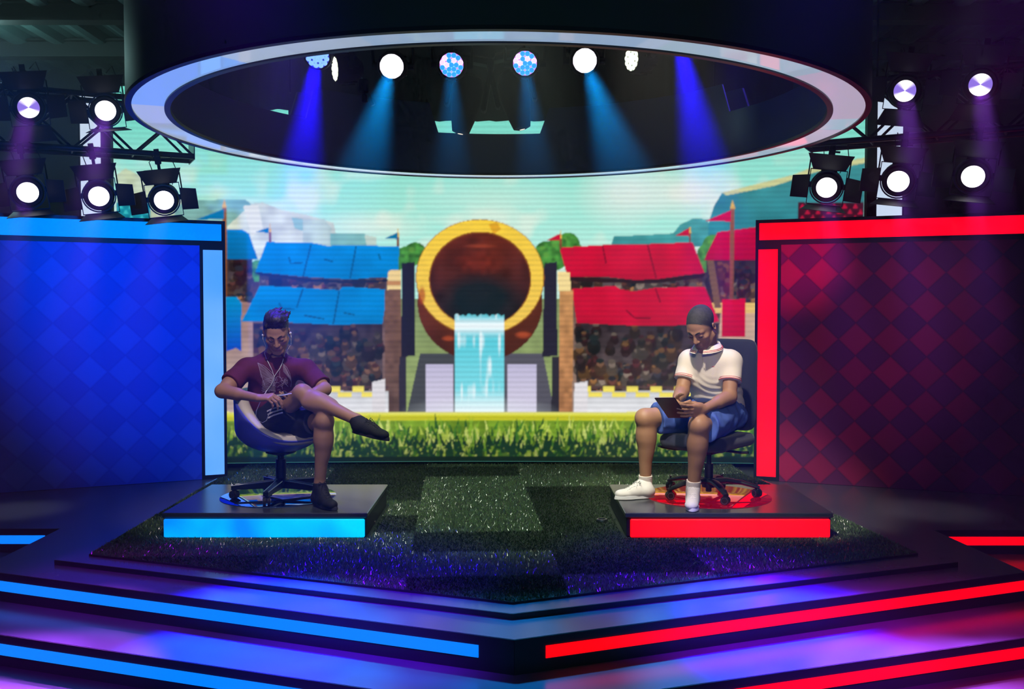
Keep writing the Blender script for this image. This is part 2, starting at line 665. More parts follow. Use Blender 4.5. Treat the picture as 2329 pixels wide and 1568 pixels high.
for a, c, m, ins, lab in ((S2L, AP1, BLUE_S, (.0, .17), 'blue light strip'), (AP1, S2R, RED_S, (.15, .0), 'red light strip'),
                          ((-7.2, 6.42), (-3.02, 6.42), BLUE_S, (0, .1), 'blue light strip'), ((2.80, 6.38), (7.2, 6.38), RED_S, (.1, 0), 'red light strip')):
    _, _, t, n = edge_frame(a, c)
    strip(step, offs(a, n, .003), offs(c, n, .003), Z2, m, inset=ins, label=lab)
AP2, S3L, S3R = (.01, 3.86), (-4.2, 5.36), (4.2, 5.30)
low = tier('lower_stage_step', [AP2, S3R, (7.2, 5.4), (7.2, 9.6), (-7.2, 9.6), (-7.2, 5.4), S3L], Z3, Z4, LAM,
           'lowest stage step at the bottom of the picture with blue and red light strips')
for a, c, m, ins, lab in ((S3L, AP2, BLUE_S, (0, .17), 'blue light strip'), (AP2, S3R, RED_S, (.15, 0), 'red light strip')):
    A_, B_, t, n = edge_frame(a, c)
    MB().slab([A_ + n * .0002 + [0, 0, Z4], B_ + n * .0002 + [0, 0, Z4], B_ + n * .0002 + [0, 0, Z3 - .002], A_ + n * .0002 + [0, 0, Z3 - .002]], n, .003).build('riser', RISER, low, world=True)
    strip(low, offs(a, n, .003), offs(c, n, .003), Z3, m, inset=ins, label=lab)

# ================================================================== grass carpet
CPT = [(.0, 4.65), (2.37, 5.60), (2.08, 8.15), (2.02, 8.28), (2.02, 8.90), (-2.42, 8.90), (-2.42, 8.38), (-2.49, 8.15), (-2.46, 5.58)]
m_turf = mat('turf_backing', s2l((24, 38, 24)), rough=.9, var=.3, vscale=30, bump=.4, bscale=200)
carpet = MB().prism(CPT, .0005, .012).build('grass_carpet', m_turf)
tag(carpet, 'dark green artificial grass carpet laid in squares over the whole platform', 'grass carpet', kind='stuff')


def inpoly(poly, X, Y):
    r = np.zeros(X.shape, bool)
    n = len(poly)
    for i in range(n):
        x0, y0 = poly[i]; x1, y1 = poly[(i + 1) % n]
        if y0 == y1: continue
        c = ((y0 > Y) != (y1 > Y)) & (X < (x1 - x0) * (Y - y0) / (y1 - y0) + x0)
        r ^= c
    return r

NB = 170000
yy = 4.6 + (8.95 - 4.6) * rng.random(NB * 2) ** 1.35
xx = rng.uniform(-2.55, 2.4, NB * 2)
ok = inpoly(CPT, xx, yy)
for x0, x1 in ((-2.19, -.89), (.69, 2.01)):
    ok &= ~((xx > x0) & (xx < x1) & (yy > 5.97) & (yy < 6.99))
xx, yy = xx[ok][:NB], yy[ok][:NB]
nb = len(xx)
ang0 = .06
tx = np.floor((xx * math.cos(ang0) + yy * math.sin(ang0) + .25) / .82).astype(int)
ty = np.floor((-xx * math.sin(ang0) + yy * math.cos(ang0) + .1) / .52).astype(int)
tr = np.random.default_rng(3).random((60, 60))
tv = tr[tx % 60, ty % 60]
tl = tr[(tx + 17) % 60, (ty + 5) % 60]
th = rng.uniform(0, 2 * PI, nb)
hgt = rng.uniform(.008, .020, nb) * (1.0 - .2 * tv)
w = rng.uniform(.0016, .003, nb)
lean_a = np.where(tl < .5, -PI / 2, PI / 2) + rng.normal(0, .7, nb)
ln = hgt * rng.uniform(.4, 1.3, nb)
bx, by = np.cos(th) * w, np.sin(th) * w
z0 = np.full(nb, .0122)
Vg = np.stack([np.stack([xx - bx, yy - by, z0], 1), np.stack([xx + bx, yy + by, z0], 1),
               np.stack([xx + np.cos(lean_a) * ln, yy + np.sin(lean_a) * ln, z0 + hgt], 1)], 1).reshape(-1, 3)
Fg = np.arange(nb * 3, dtype=np.int32).reshape(-1, 3)
gc = np.array(s2l((78, 104, 62)))[None] * (.7 + .4 * tv + .3 * rng.random(nb))[:, None]
m_blade = mat('grass_blades', (.1, .2, .05), rough=.22, spec=.9, attr=True)
g = new_mesh('grass_pile', Vg, Fg, m_blade, cols=np.repeat(gc, 3, 0))
tag(g, 'short green blades of the artificial grass carpet', 'grass', kind='stuff')

# cable grommets on the grass beside the podiums
for px, py, lab in ((842, 1187, 'small chrome ring on the grass beside the blue podium'),
                    (1369, 1182, 'small chrome ring on the grass beside the red podium')):
    p = PZ(px, py, .03)
    b = MB().lathe([(.026, -.02), (.034, -.02), (.036, .0), (.034, .004), (.027, .004), (.026, 0)], n=28, close=True)
    o = b.build('cable_ring', STEEL, smooth=True); o.location = p
    tag(o, lab, 'ring', 'chrome rings on the grass')

# ================================================================== podiums
def podium(name, x0, x1, y0, y1, lmat, dmat, disc, label, col):
    h = .169
    root = empty(name, ((x0 + x1) / 2, (y0 + y1) / 2, .012))
    tag(root, label, 'podium')
    MB().box(((x0 + x1) / 2, (y0 + y1) / 2 + .01, .012 + (h - .03) / 2), (x1 - x0 - .02, y1 - y0 - .02, h - .042), bev=.003).build('body', BLK, root, world=True)
    MB().box(((x0 + x1) / 2, (y0 + y1) / 2, h - .015), (x1 - x0, y1 - y0, .03), bev=.004).build(
        'top', mat('podium_laminate', s2l((58, 60, 64)), rough=.22, spec=.6, var=.06), root, world=True)
    l0, l1 = (x0 + .012, x1 - .018) if col == 'blue' else (x0 + .032, x1 - .02)
    o = MB().box(((l0 + l1) / 2, y0 + .004, .016 + .0575), (l1 - l0, .02, .115), bev=.006).build('light_panel', lmat, root, world=True)
    o['label'] = col + ' glowing panel'
    cx, cy, r = disc
    o = MB().lathe([(0, 0), (r, 0), (r, .003), (r - .003, .0045), (0, .0045)], n=72, o=(cx, cy, h)).build('turntable_disc', dmat, root, world=True, smooth=True, auto=.5)
    o['label'] = ('blue' if col == 'blue' else 'red') + ' mirror disc'
    return root

m_dblue = mat('blue_mirror', s2l((150, 165, 225)), rough=.04, metal=1.0)
m_dred = mat('glowing_red_mirror', s2l((255, 60, 80)), rough=.04, metal=1.0, emit=s2l((255, 0, 30)), estr=.18)  # faint red glow added to a mirror that is no lamp
BLUE_P = emitter('blue_podium_light', s2l((0, 128, 255)), 1.25, var=1.0, col2=s2l((0, 200, 255)), vscale=2.2)
podium('blue_podium', -2.18, -.90, 5.98, 6.98, BLUE_P, m_dblue, (-1.585, 6.53, .385),
       'black podium with a glowing blue front under the white tub chair', 'blue')
podium('red_podium', .705, 2.0, 5.98, 6.98, RED_S, m_dred, (1.33, 6.53, .42),
       'black podium with a glowing red front under the black office chair', 'red')

# ================================================================== wings
def diamond_mat(name, c1, c2, c3):
    m = bpy.data.materials.new(name); m.use_nodes = True
    nt = m.node_tree; b = nt.nodes['Principled BSDF']
    tc = nt.nodes.new('ShaderNodeTexCoord')
    mp = nt.nodes.new('ShaderNodeMapping')
    mp.inputs['Rotation'].default_value = (0, math.radians(45), 0)
    s = 1 / .192
    mp.inputs['Scale'].default_value = (s, s, s)
    nt.links.new(tc.outputs['Object'], mp.inputs['Vector'])
    sep = nt.nodes.new('ShaderNodeSeparateXYZ'); nt.links.new(mp.outputs['Vector'], sep.inputs[0])
    def mth(op, a, bb=None):
        n = nt.nodes.new('ShaderNodeMath'); n.operation = op
        for i, v in enumerate((a, bb)):
            if v is None: continue
            if isinstance(v, (int, float)): n.inputs[i].default_value = v
            else: nt.links.new(v, n.inputs[i])
        return n.outputs[0]
    fx, fz = mth('FLOOR', sep.outputs['X']), mth('FLOOR', sep.outputs['Z'])
    # rows of bright diamonds with duller ones between them
    par = mth('MODULO', mth('ABSOLUTE', mth('ADD', fx, fz)), 2)
    cmb = nt.nodes.new('ShaderNodeCombineXYZ'); nt.links.new(fx, cmb.inputs[0]); nt.links.new(fz, cmb.inputs[1])
    wn = nt.nodes.new('ShaderNodeTexWhiteNoise'); wn.noise_dimensions = '3D'; nt.links.new(cmb.outputs[0], wn.inputs['Vector'])
    mx = nt.nodes.new('ShaderNodeMix'); mx.data_type = 'RGBA'
    mx.inputs['A'].default_value = (*c1, 1); mx.inputs['B'].default_value = (*c2, 1)
    nt.links.new(par, mx.inputs['Factor'])
    # dark printed lines where diamonds meet
    ex = mth('ABSOLUTE', mth('SUBTRACT', mth('FRACT', sep.outputs['X']), .5))
    ez = mth('ABSOLUTE', mth('SUBTRACT', mth('FRACT', sep.outputs['Z']), .5))
    e = mth('MAXIMUM', ex, ez)
    mr = nt.nodes.new('ShaderNodeMapRange')
    mr.inputs['From Min'].default_value = .43; mr.inputs['From Max'].default_value = .5
    mr.inputs['To Min'].default_value = 0; mr.inputs['To Max'].default_value = .55
    nt.links.new(e, mr.inputs['Value'])
    mv = nt.nodes.new('ShaderNodeMix'); mv.data_type = 'RGBA'
    nt.links.new(mx.outputs['Result'], mv.inputs['A'])
    mv.inputs['B'].default_value = (*c3, 1)
    nt.links.new(mth('MULTIPLY', wn.outputs['Value'], .35), mv.inputs['Factor'])
    m2 = nt.nodes.new('ShaderNodeMix'); m2.data_type = 'RGBA'
    nt.links.new(mv.outputs['Result'], m2.inputs['A']); m2.inputs['B'].default_value = (*c3, 1)
    nt.links.new(mr.outputs['Result'], m2.inputs['Factor'])
    nt.links.new(m2.outputs['Result'], b.inputs['Base Color'])
    b.inputs['Roughness'].default_value = .42
    b.inputs['Specular IOR Level'].default_value = .35
    return m

def wing(name, inner, outer, mirror, lmat, pmat, label, col):
    A = np.array([*inner, 0.0]); B = np.array([*outer, 0.0])
    root = empty(name, (A[0], A[1], Z2))
    tag(root, label, 'wall panel')
    t = (B - A) / np.linalg.norm(B - A)         # along the wing, away from the screen
    n = np.array([t[1], -t[0], 0.0])
    if n[1] > 0: n = -n                          # faces the audience
    L = 3.6
    rot = math.atan2(t[1], t[0])
    root.rotation_euler = (0, 0, rot)
    sgn = 1.0 if np.dot(n, [math.sin(rot), -math.cos(rot), 0]) > 0 else -1.0
    fy = -sgn                                    # local y of the audience side
    def bx(x0, x1, y0, y1, z0, z1): return ((x0 + x1) / 2, (y0 + y1) / 2 * fy, (z0 + z1) / 2 - Z2), (x1 - x0, abs(y1 - y0), z1 - z0)
    b = MB(); b.box(*bx(0, L, -.30, -.012, Z2, 2.19)); b.build('wall_body', BLKM, root)
    fr = MB()
    fr.box(*bx(0, L, -.012, .012, 2.178, 2.205)); fr.box(*bx(.0, L, -.012, .010, 1.99, 2.032))
    fr.box(*bx(0, .022, -.012, .012, Z2, 2.178)); fr.box(*bx(.185, .212, -.012, .010, Z2, 1.99)); fr.box(*bx(.022, .185, -.012, .010, 1.955, 1.99))
    fr.box(*bx(.022, .185, -.012, .010, Z2, .006))
    fr.build('frame', BLK, root)
    o = MB().box(*bx(.03, L, -.012, .004, 2.034, 2.176)).build('light_band', lmat, root); o['label'] = col + ' glowing horizontal band'
    o = MB().box(*bx(.024, .183, -.012, .004, .008, 1.953)).build('light_column', BLUE_C if col == 'blue' else lmat, root); o['label'] = col + ' glowing upright column'
    o = MB().box(*bx(.212, L, -.012, .006, Z2 + .002, 1.99)).build('diamond_panel', pmat, root); o['label'] = col + ' panel printed with diamonds'
    return root

BLUE_C = emitter('blue_column_light', s2l((70, 150, 255)), 1.2, var=.9, col2=s2l((132, 184, 255)), vscale=.8)
wing('blue_wing', (-2.485, 8.40), (-4.08, 7.70), 1, BLUE_L,
     diamond_mat('blue_diamonds', s2l((70, 112, 235)), s2l((60, 98, 224)), s2l((46, 78, 205))),
     'blue side wall of the set with a diamond pattern and glowing blue frame', 'blue')
wing('red_wing', (2.085, 8.30), (3.99, 7.58), -1, RED_L,
     diamond_mat('red_diamonds', s2l((184, 44, 86)), s2l((120, 50, 96)), s2l((80, 36, 70))),
     'red side wall of the set with a diamond pattern and glowing red frame', 'red')
# ================================================================== video wall
SX0, SX1, SZ0, SZ1 = -3.62, 3.20, .012, 3.47
NXS, NZS = 900, 440
def screen_y(x): return 9.06 - .24 * ((x + .25) / 3.5) ** 2
sx = np.linspace(SX0, SX1, NXS); sz = np.linspace(SZ0, SZ1, NZS)
XX, ZZ = np.meshgrid(sx, sz)          # rows = height
YYs = screen_y(XX)
kk = FPX / YYs
U = 1164.5 + XX * kk                  # picture grid of the video wall
W = 710 - (ZZ - CAMZ) * kk
IMG = np.zeros((NZS, NXS, 3))
prng = np.random.default_rng(11)


def C(c): return np.array(s2l(c))


def win(u0, u1, w0, w1):
    i = np.where((W[:, 0] >= w0 - 20) & (W[:, 0] <= w1 + 20))[0]
    j = np.where((U[0] >= u0 - 20) & (U[0] <= u1 + 20))[0]
    if len(i) == 0 or len(j) == 0: return None
    return slice(i[0], i[-1] + 1), slice(j[0], j[-1] + 1)


def fill(poly, c, c2=None, axis='v', alpha=1.0, noise=0.0, ns=.05):
    us = [p[0] for p in poly]; ws = [p[1] for p in poly]
    w_ = win(min(us), max(us), min(ws), max(ws))
    if w_ is None: return
    u, v = U[w_], W[w_]
    m = inpoly(poly, u, v)
    col = np.broadcast_to(C(c), u.shape + (3,)).copy()
    if c2 is not None:
        t = (v - min(ws)) / max(max(ws) - min(ws), 1) if axis == 'v' else (u - min(us)) / max(max(us) - min(us), 1)
        t = np.clip(t, 0, 1)[..., None]
        col = C(c) * (1 - t) + C(c2) * t
    if noise: col = col * (1 + noise * 2 * vnoise(u, v, u * 0 + 3, ns, 5))[..., None]
    blk = IMG[w_]
    blk[m] = blk[m] * (1 - alpha) + col[m] * alpha


def disk(cu, cv, ru, rv, c, alpha=1.0, soft=0.0, noise=0.0, ns=.05, c2=None):
    w_ = win(cu - ru * 1.3, cu + ru * 1.3, cv - rv * 1.3, cv + rv * 1.3)
    if w_ is None: return
    u, v = U[w_], W[w_]
    r = np.sqrt(((u - cu) / ru) ** 2 + ((v - cv) / rv) ** 2)
    a = (np.clip((1 - r) / soft, 0, 1) if soft else (r < 1).astype(float)) * alpha
    col = np.broadcast_to(C(c), u.shape + (3,))
    if c2 is not None:
        t = np.clip((v - cv + rv) / (2 * rv), 0, 1)[..., None]
        col = C(c) * (1 - t) + C(c2) * t
    if noise: col = col * (1 + noise * 2 * vnoise(u, v, u * 0 + 7, ns, 9))[..., None]
    IMG[w_] = IMG[w_] * (1 - a[..., None]) + col * a[..., None]


# sky
t = np.clip((W - 230) / 330, 0, 1)[..., None]
IMG[:] = C((112, 222, 202)) * (1 - t) + C((178, 236, 222)) * t
cl = vnoise(U * .8 + W * .4, W * 1.5, U * 0, .012, 2) + .6 * vnoise(U, W, U * 0, .03, 4)
a = np.clip((cl - .08) * 2.2, 0, .75) * np.clip((W - 330) / 120, 0, 1)
IMG[:] = IMG * (1 - a[..., None]) + C((226, 240, 224)) * a[..., None]
disk(1420, 440, 120, 90, (236, 236, 226), .7, soft=.8)
disk(1560, 440, 150, 70, (238, 238, 230), .7, soft=.8)
disk(840, 515, 150, 40, (226, 240, 226), .7, soft=.8)
disk(1130, 455, 220, 60, (210, 238, 224), .5, soft=.9)
# cliffs on the left
fill([(270, 400), (290, 385), (340, 410), (380, 430), (420, 455), (420, 520), (270, 520)], (190, 205, 170), noise=.2)
fill([(400, 470), (450, 456), (560, 455), (580, 470), (580, 560), (400, 560)], (118, 172, 168), (150, 196, 186), noise=.3)
fill([(515, 520), (575, 465), (600, 462), (640, 478), (700, 490), (760, 508), (772, 565), (515, 600)], (205, 214, 196), (216, 224, 210), noise=.22)
fill([(665, 495), (690, 500), (700, 530), (672, 520)], (146, 190, 182))
fill([(690, 500), (740, 500), (756, 520), (750, 570), (690, 570)], (186, 206, 194), noise=.2)
fill([(752, 532), (830, 532), (850, 560), (752, 565)], (132, 190, 180), noise=.2)
fill([(830, 535), (856, 540), (858, 562), (835, 562)], (190, 208, 190))
fill([(555, 470), (590, 468), (600, 520), (575, 540)], (226, 228, 210))
# mountains on the right
fill([(1600, 540), (1622, 470), (1640, 440), (1700, 425), (1800, 400), (1850, 380), (1970, 360), (1970, 560), (1600, 560)], (62, 146, 150), (40, 128, 142), noise=.25, ns=.03)
fill([(1640, 440), (1700, 425), (1800, 400), (1850, 380), (1970, 360), (1970, 372), (1850, 394), (1760, 424), (1650, 446)], (206, 208, 150))
fill([(1388, 562), (1396, 538), (1460, 536), (1530, 532), (1545, 512), (1575, 498), (1610, 500), (1610, 562)], (76, 164, 162), (60, 146, 150), noise=.2)
# hedges
for u0, v0 in ((928, 586), (945, 578), (902, 590), (1242, 575), (1262, 590), (1292, 556), (1270, 566), (1250, 590), (1610, 580), (1622, 560), (578, 640), (590, 618), (566, 630), (1606, 610), (1300, 575)):
    disk(u0, v0, 26, 26, (66, 132, 52), noise=.6, ns=.12)
    disk(u0 - 8, v0 - 9, 9, 8, (106, 166, 66), .6, soft=.5)
# meadow and shade behind
fill([(900, 680), (1320, 680), (1320, 945), (900, 945)], (128, 146, 96), (150, 168, 104), noise=.15)
fill([(955, 805), (1040, 805), (1040, 940), (925, 940)], (70, 72, 78))
fill([(1145, 805), (1235, 805), (1262, 940), (1145, 940)], (86, 84, 96))
# stands: dark interiors with a blurred audience
def stand(u0, u1, v0, v1, n, seed):
    fill([(u0, v0), (u1, v0), (u1, v1), (u0, v1)], (46, 34, 40), (92, 78, 80), noise=.5, ns=.08)
    r = np.random.default_rng(seed)
    pal = [(120, 70, 60), (78, 54, 58), (150, 108, 84), (64, 62, 74), (108, 50, 56), (160, 140, 126), (52, 64, 66), (96, 84, 70), (170, 118, 70)]
    for _ in range(n):
        u = r.uniform(u0 + 6, u1 - 6); v = v0 + (v1 - v0) * r.random() ** .65
        s = r.uniform(6, 13)
        c = np.array(pal[r.integers(len(pal))]) * (.4 + .65 * (v - v0) / (v1 - v0))
        disk(u, v + s * 1.2, s * 1.25, s * 1.4, c * .6, .9)
        disk(u, v, s * .75, s * .85, c)
        disk(u - 1, v - s * .5, s * .8, s * .5, np.array(pal[r.integers(len(pal))]) * .6)
fill([(512, 640), (905, 640), (905, 945), (512, 945)], (70, 50, 50), (150, 120, 112), noise=.3)
fill([(1285, 640), (1728, 640), (1728, 945), (1285, 945)], (80, 56, 50), (170, 140, 124), noise=.3)
stand(515, 575, 588, 690, 40, 1)
stand(590, 880, 620, 660, 30, 2)
stand(575, 870, 735, 900, 190, 3)
stand(1300, 1610, 620, 660, 30, 4)
stand(1310, 1640, 735, 900, 190, 5)
stand(1606, 1722, 590, 700, 70, 6)
# pale stone and plaster bits at both ends
fill([(515, 680), (575, 690), (575, 945), (515, 945)], (150, 112, 98), (190, 170, 165), noise=.2)
fill([(1640, 700), (1725, 700), (1725, 945), (1620, 945)], (200, 160, 130), (206, 190, 182), noise=.15)
fill([(1615, 690), (1725, 690), (1725, 712), (1615, 712)], (228, 190, 110))
fill([(1606, 590), (1622, 590), (1640, 700), (1625, 700)], (110, 84, 52))
# awnings
def awning(poly, base, dark, seams):
    fill(poly, base, tuple(np.array(base) * .93), noise=.14, ns=.03)
    for (a0, b0) in seams:
        d = np.array([b0[0] - a0[0], b0[1] - a0[1]]); nn = np.array([-d[1], d[0]]) / np.hypot(*d) * 1.6
        fill([(a0[0] - nn[0], a0[1] - nn[1]), (b0[0] - nn[0], b0[1] - nn[1]), (b0[0] + nn[0], b0[1] + nn[1]), (a0[0] + nn[0], a0[1] + nn[1])], dark)
BL, BD = (0, 132, 206), (10, 70, 120)
RD, RDD = (208, 2, 52), (120, 0, 34)
awning([(608, 551), (710, 553), (745, 560), (812, 558), (909, 562), (905, 631), (850, 632), (800, 636), (690, 630), (582, 619)], BL, BD, [((709, 556), (690, 630)), ((811, 560), (797, 634))])
awning([(592, 650), (692, 655), (700, 656), (772, 660), (780, 652), (882, 659), (870, 737), (760, 739), (680, 735), (550, 731)], BL, BD, [((690, 656), (675, 700)), ((772, 662), (758, 738)), ((608, 552), (608, 552.1))])
for a0, b0 in (((658, 585), (662, 600)), ((662, 600), (690, 598)), ((738, 590), (758, 596)), ((635, 690), (642, 702)), ((642, 702), (670, 704)), ((693, 718), (738, 726)), ((782, 712), (806, 716)), ((862, 578), (866, 592))):
    awning([a0, a0, a0], BL, BD, [(a0, b0)])
awning([(516, 522), (556, 524), (568, 532), (588, 590), (514, 590)], (0, 118, 186), BD, [])
fill([(576, 619), (582, 619), (700, 634), (800, 640), (905, 635), (905, 640), (800, 646), (690, 640), (590, 626)], (30, 26, 34))
awning([(1272, 564), (1370, 558), (1470, 556), (1574, 552), (1602, 622), (1560, 626), (1490, 636), (1440, 637), (1380, 630), (1290, 629)], RD, RDD, [((1370, 560), (1378, 600)), ((1472, 558), (1492, 634))])
awning([(1300, 658), (1398, 650), (1410, 658), (1440, 663), (1490, 655), (1602, 652), (1636, 732), (1520, 742), (1440, 741), (1312, 735)], RD, RDD, [((1490, 656), (1502, 690)), ((1424, 706), (1444, 724)), ((1444, 724), (1480, 724))])
awning([(1630, 529), (1720, 517), (1725, 592), (1600, 592)], (196, 4, 48), RDD, [])
fill([(1290, 629), (1440, 637), (1490, 636), (1602, 622), (1600, 632), (1490, 645), (1400, 644), (1294, 640)], (44, 20, 26))
# banners
fill([(515, 676), (540, 676), (550, 690), (548, 800), (536, 792), (515, 800)], (0, 140, 200), (10, 70, 190))
fill([(1641, 682), (1694, 680), (1694, 766), (1641, 766)], (214, 6, 44), (186, 0, 40))
# poles and pennants
def pole(u, v0, v1, w_=3.2, c=(150, 88, 50)):
    fill([(u - w_, v0), (u + w_, v0), (u + w_, v1), (u - w_, v1)], c, tuple(np.array(c) * .75))
    fill([(u - w_ * 1.4, v0 + 4), (u, v0 - 16), (u + w_ * 1.4, v0 + 4)], (220, 176, 70))
pole(513, 470, 676, 4.0); pole(616, 525, 552, 2.2); pole(906, 536, 562, 2.2)
pole(1664, 472, 680, 4.5); pole(1568, 528, 553, 2.2); pole(1275, 540, 566, 2.2)
fill([(513, 476), (513, 500), (450, 500)], (0, 118, 176)); fill([(614, 518), (614, 531), (585, 528)], (0, 112, 160)); fill([(905, 530), (905, 545), (876, 543)], (0, 112, 160))
fill([(1660, 480), (1660, 505), (1604, 503)], (206, 10, 56)); fill([(1566, 520), (1566, 538), (1534, 537)], (200, 10, 50)); fill([(1274, 532), (1274, 547), (1242, 548)], (200, 10, 50))
# timber posts beside the centre
fill([(876, 660), (912, 640), (912, 942), (876, 942)], (120, 84, 62), (92, 70, 66), noise=.35, ns=.09)
fill([(884, 616), (912, 614), (912, 658), (880, 660)], (236, 206, 140)); fill([(880, 640), (912, 640), (912, 650), (880, 650)], (190, 132, 80))
fill([(915, 600), (944, 596), (944, 810), (912, 812)], (34, 30, 46)); fill([(908, 812), (924, 812), (924, 942), (906, 942)], (48, 44, 58))
fill([(1272, 660), (1304, 660), (1302, 942), (1272, 942)], (196, 140, 86), (170, 116, 78), noise=.35, ns=.09)
fill([(1268, 618), (1296, 620), (1298, 662), (1270, 662)], (244, 218, 150))
fill([(1238, 600), (1266, 596), (1268, 810), (1234, 812)], (38, 32, 50)); fill([(1256, 812), (1272, 812), (1272, 942), (1254, 942)], (46, 42, 54))
# parapet of the stands
for u0, u1 in ((735, 882), (1306, 1640)):
    fill([(u0, 890), (u1, 890), (u1, 945), (u0, 945)], (196, 198, 202), (236, 236, 240), noise=.1)
    u = u0 + 12
    fill([(u0, 880), (u1, 880), (u1, 884), (u0, 884)], (88, 62, 62))
    while u < u1 - 40:
        fill([(u, 880), (u + 26, 880), (u + 26, 893), (u, 893)], (240, 222, 96))
        fill([(u + 20, 893), (u + 52, 893), (u + 52, 904), (u + 20, 904)], (240, 222, 96))
        u += 54
fill([(845, 870), (876, 862), (876, 942), (845, 942)], (220, 216, 220))
fill([(1308, 872), (1336, 868), (1336, 942), (1308, 942)], (226, 222, 226))
# big golden ring with a dark hollow and a copper barrel behind it
disk(1092, 690, 142, 132, (120, 52, 26), c2=(70, 30, 24), noise=.35, ns=.03)
disk(1092, 632, 146, 132, (150, 90, 30))
disk(1092, 631, 144, 130, (246, 206, 62), c2=(238, 196, 86), noise=.06)
fill([(1112, 512), (1130, 506), (1140, 522), (1122, 534)], (226, 166, 40))
disk(1092, 636, 116, 108, (132, 66, 26))
disk(1092, 637, 113, 105, (96, 32, 20), c2=(14, 26, 34), noise=.5, ns=.04)
disk(1092, 680, 104, 66, (14, 30, 38), .9, soft=.5)
disk(1092, 596, 66, 34, (112, 34, 22), .7, soft=.7, noise=.8, ns=.09)
disk(1092, 560, 44, 6, (172, 70, 46), .6, soft=.8)
disk(960, 672, 10, 24, (176, 70, 30), .8, soft=.5); disk(1190, 762, 22, 10, (190, 80, 46), .7, soft=.6); disk(1020, 770, 18, 8, (180, 76, 42), .7, soft=.6)
# falling water
w_ = win(1034, 1150, 712, 942)
u, v = U[w_], W[w_]
m = (u > 1035) & (u < 1147) & (v > 717 + 1.5 * np.sin(u * .21) + 1.5 * np.sin(u * .47)) & (v < 942)
st = vnoise(u, v * .12, u * 0, .14, 21)
tt = np.clip((v - 716) / 226, 0, 1)[..., None]
col = C((60, 196, 214)) * (1 - tt) + C((140, 226, 236)) * tt
wht = np.clip((st - .12) * 3, 0, 1) * .9
wht = np.maximum(wht, np.exp(-((v - 742) / 16) ** 2)); wht = np.maximum(wht, np.clip((v - 885) / 60, 0, .9))
col = col * (1 - wht[..., None]) + C((240, 252, 255)) * wht[..., None]
IMG[w_][m] = col[m]
# pale blocks at both sides of the water
for u0, u1 in ((967, 1030), (1154, 1221)):
    fill([(u0, 830), (u1, 830), (u1, 942), (u0, 942)], (190, 184, 214), (216, 210, 230))
disk(1092, 940, 190, 40, (240, 252, 255), .35, soft=1.0)
# lawn in front
fill([(200, 940), (2000, 940), (2000, 1060), (200, 1060)], (206, 204, 40), (24, 56, 26))
fill([(200, 938), (2000, 938), (2000, 946), (200, 946)], (236, 232, 130), (214, 214, 60))
fill([(200, 958), (2000, 958), (2000, 1060), (200, 1060)], (120, 156, 40), (18, 46, 28), noise=.35, ns=.06)
br = np.random.default_rng(31)
for layer in range(3):
    for _ in range(620):
        u0 = br.uniform(265, 1965); base = br.uniform(975, 1046) if layer < 2 else br.uniform(1000, 1048)
        hh = br.uniform(18, 36); le = br.uniform(-12, 12); ww = br.uniform(2.5, 5)
        tt = (base - 960) / 85
        c = np.array([(130, 170, 48), (176, 196, 76), (66, 120, 40), (38, 84, 36), (196, 210, 110)][br.integers(5)]) * (1.1 - .35 * tt)
        fill([(u0 - ww, base), (u0 + ww, base), (u0 + le, base - hh)], np.clip(c, 0, 255))
for _ in range(520):
    u0 = br.uniform(265, 1965); base = br.uniform(1010, 1050); hh = br.uniform(16, 34); le = br.uniform(-14, 14)
    fill([(u0 - 5, base), (u0 + 5, base), (u0 + le, base - hh)], (22, 52, 34))
fill([(200, 1040), (2000, 1040), (2000, 1070), (200, 1070)], (16, 36, 26), (12, 24, 20))  # dark band painted in for the glossy floor's reflection below the screen
# small triangle-patterned canopies at both ends
for u0, u1, c1, c2 in ((268, 346, (20, 130, 150), (60, 200, 205)), (1812, 1962, (60, 14, 34), (190, 20, 60))):
    fill([(u0, 462), (u1, 462), (u1, 520), (u0, 520)], c1, noise=.3)
    for r_ in range(4):
        for q in range(16):
            uu = u0 + 10 + q * 24 + (r_ % 2) * 12; vv = 470 + r_ * 13
            if uu < u1 - 6: fill([(uu - 6, vv + 5), (uu, vv - 6), (uu + 6, vv + 5)], c2)

for ax_ in (0, 1):      # soften to the pitch of the LED modules
    IMG[:] = .25 * np.roll(IMG, 1, ax_) + .5 * IMG + .25 * np.roll(IMG, -1, ax_)
Vs = np.stack([XX, YYs, ZZ], -1).reshape(-1, 3)
ii = np.arange(NZS * NXS).reshape(NZS, NXS)
Fs = np.stack([ii[:-1, :-1], ii[:-1, 1:], ii[1:, 1:], ii[1:, :-1]], -1).reshape(-1, 4)
scr = empty('video_wall', (-.2, 9.1, 0))
tag(scr, 'huge curved video wall showing a sunny fairground with blue and red awnings', 'screen')
new_mesh('display', Vs, Fs, emit_attr('video_wall_light', 1.06, scan=.13, sampled=False), scr, world=True, cols=np.clip(IMG.reshape(-1, 3), 0, 1.2))
fb = MB()
xs_ = np.linspace(SX0, SX1, 25)
for i in range(24):
    xa, xb = xs_[i], xs_[i + 1]
    ya, yb = screen_y(xa), screen_y(xb)
    fb.slab([(xa, ya + .012, SZ0 - .01), (xb, yb + .012, SZ0 - .01), (xb, yb + .012, SZ1 + .03), (xa, ya + .012, SZ1 + .03)], (0, 1, 0), .12)
for x, s in ((SX0, -1), (SX1, 1)):
    y = screen_y(x)
    fb.box((x + s * .045, y, (SZ0 + SZ1) / 2), (.09, .12, SZ1 - SZ0 + .04))
fb.build('cabinet_frame', BLKM, scr, world=True)

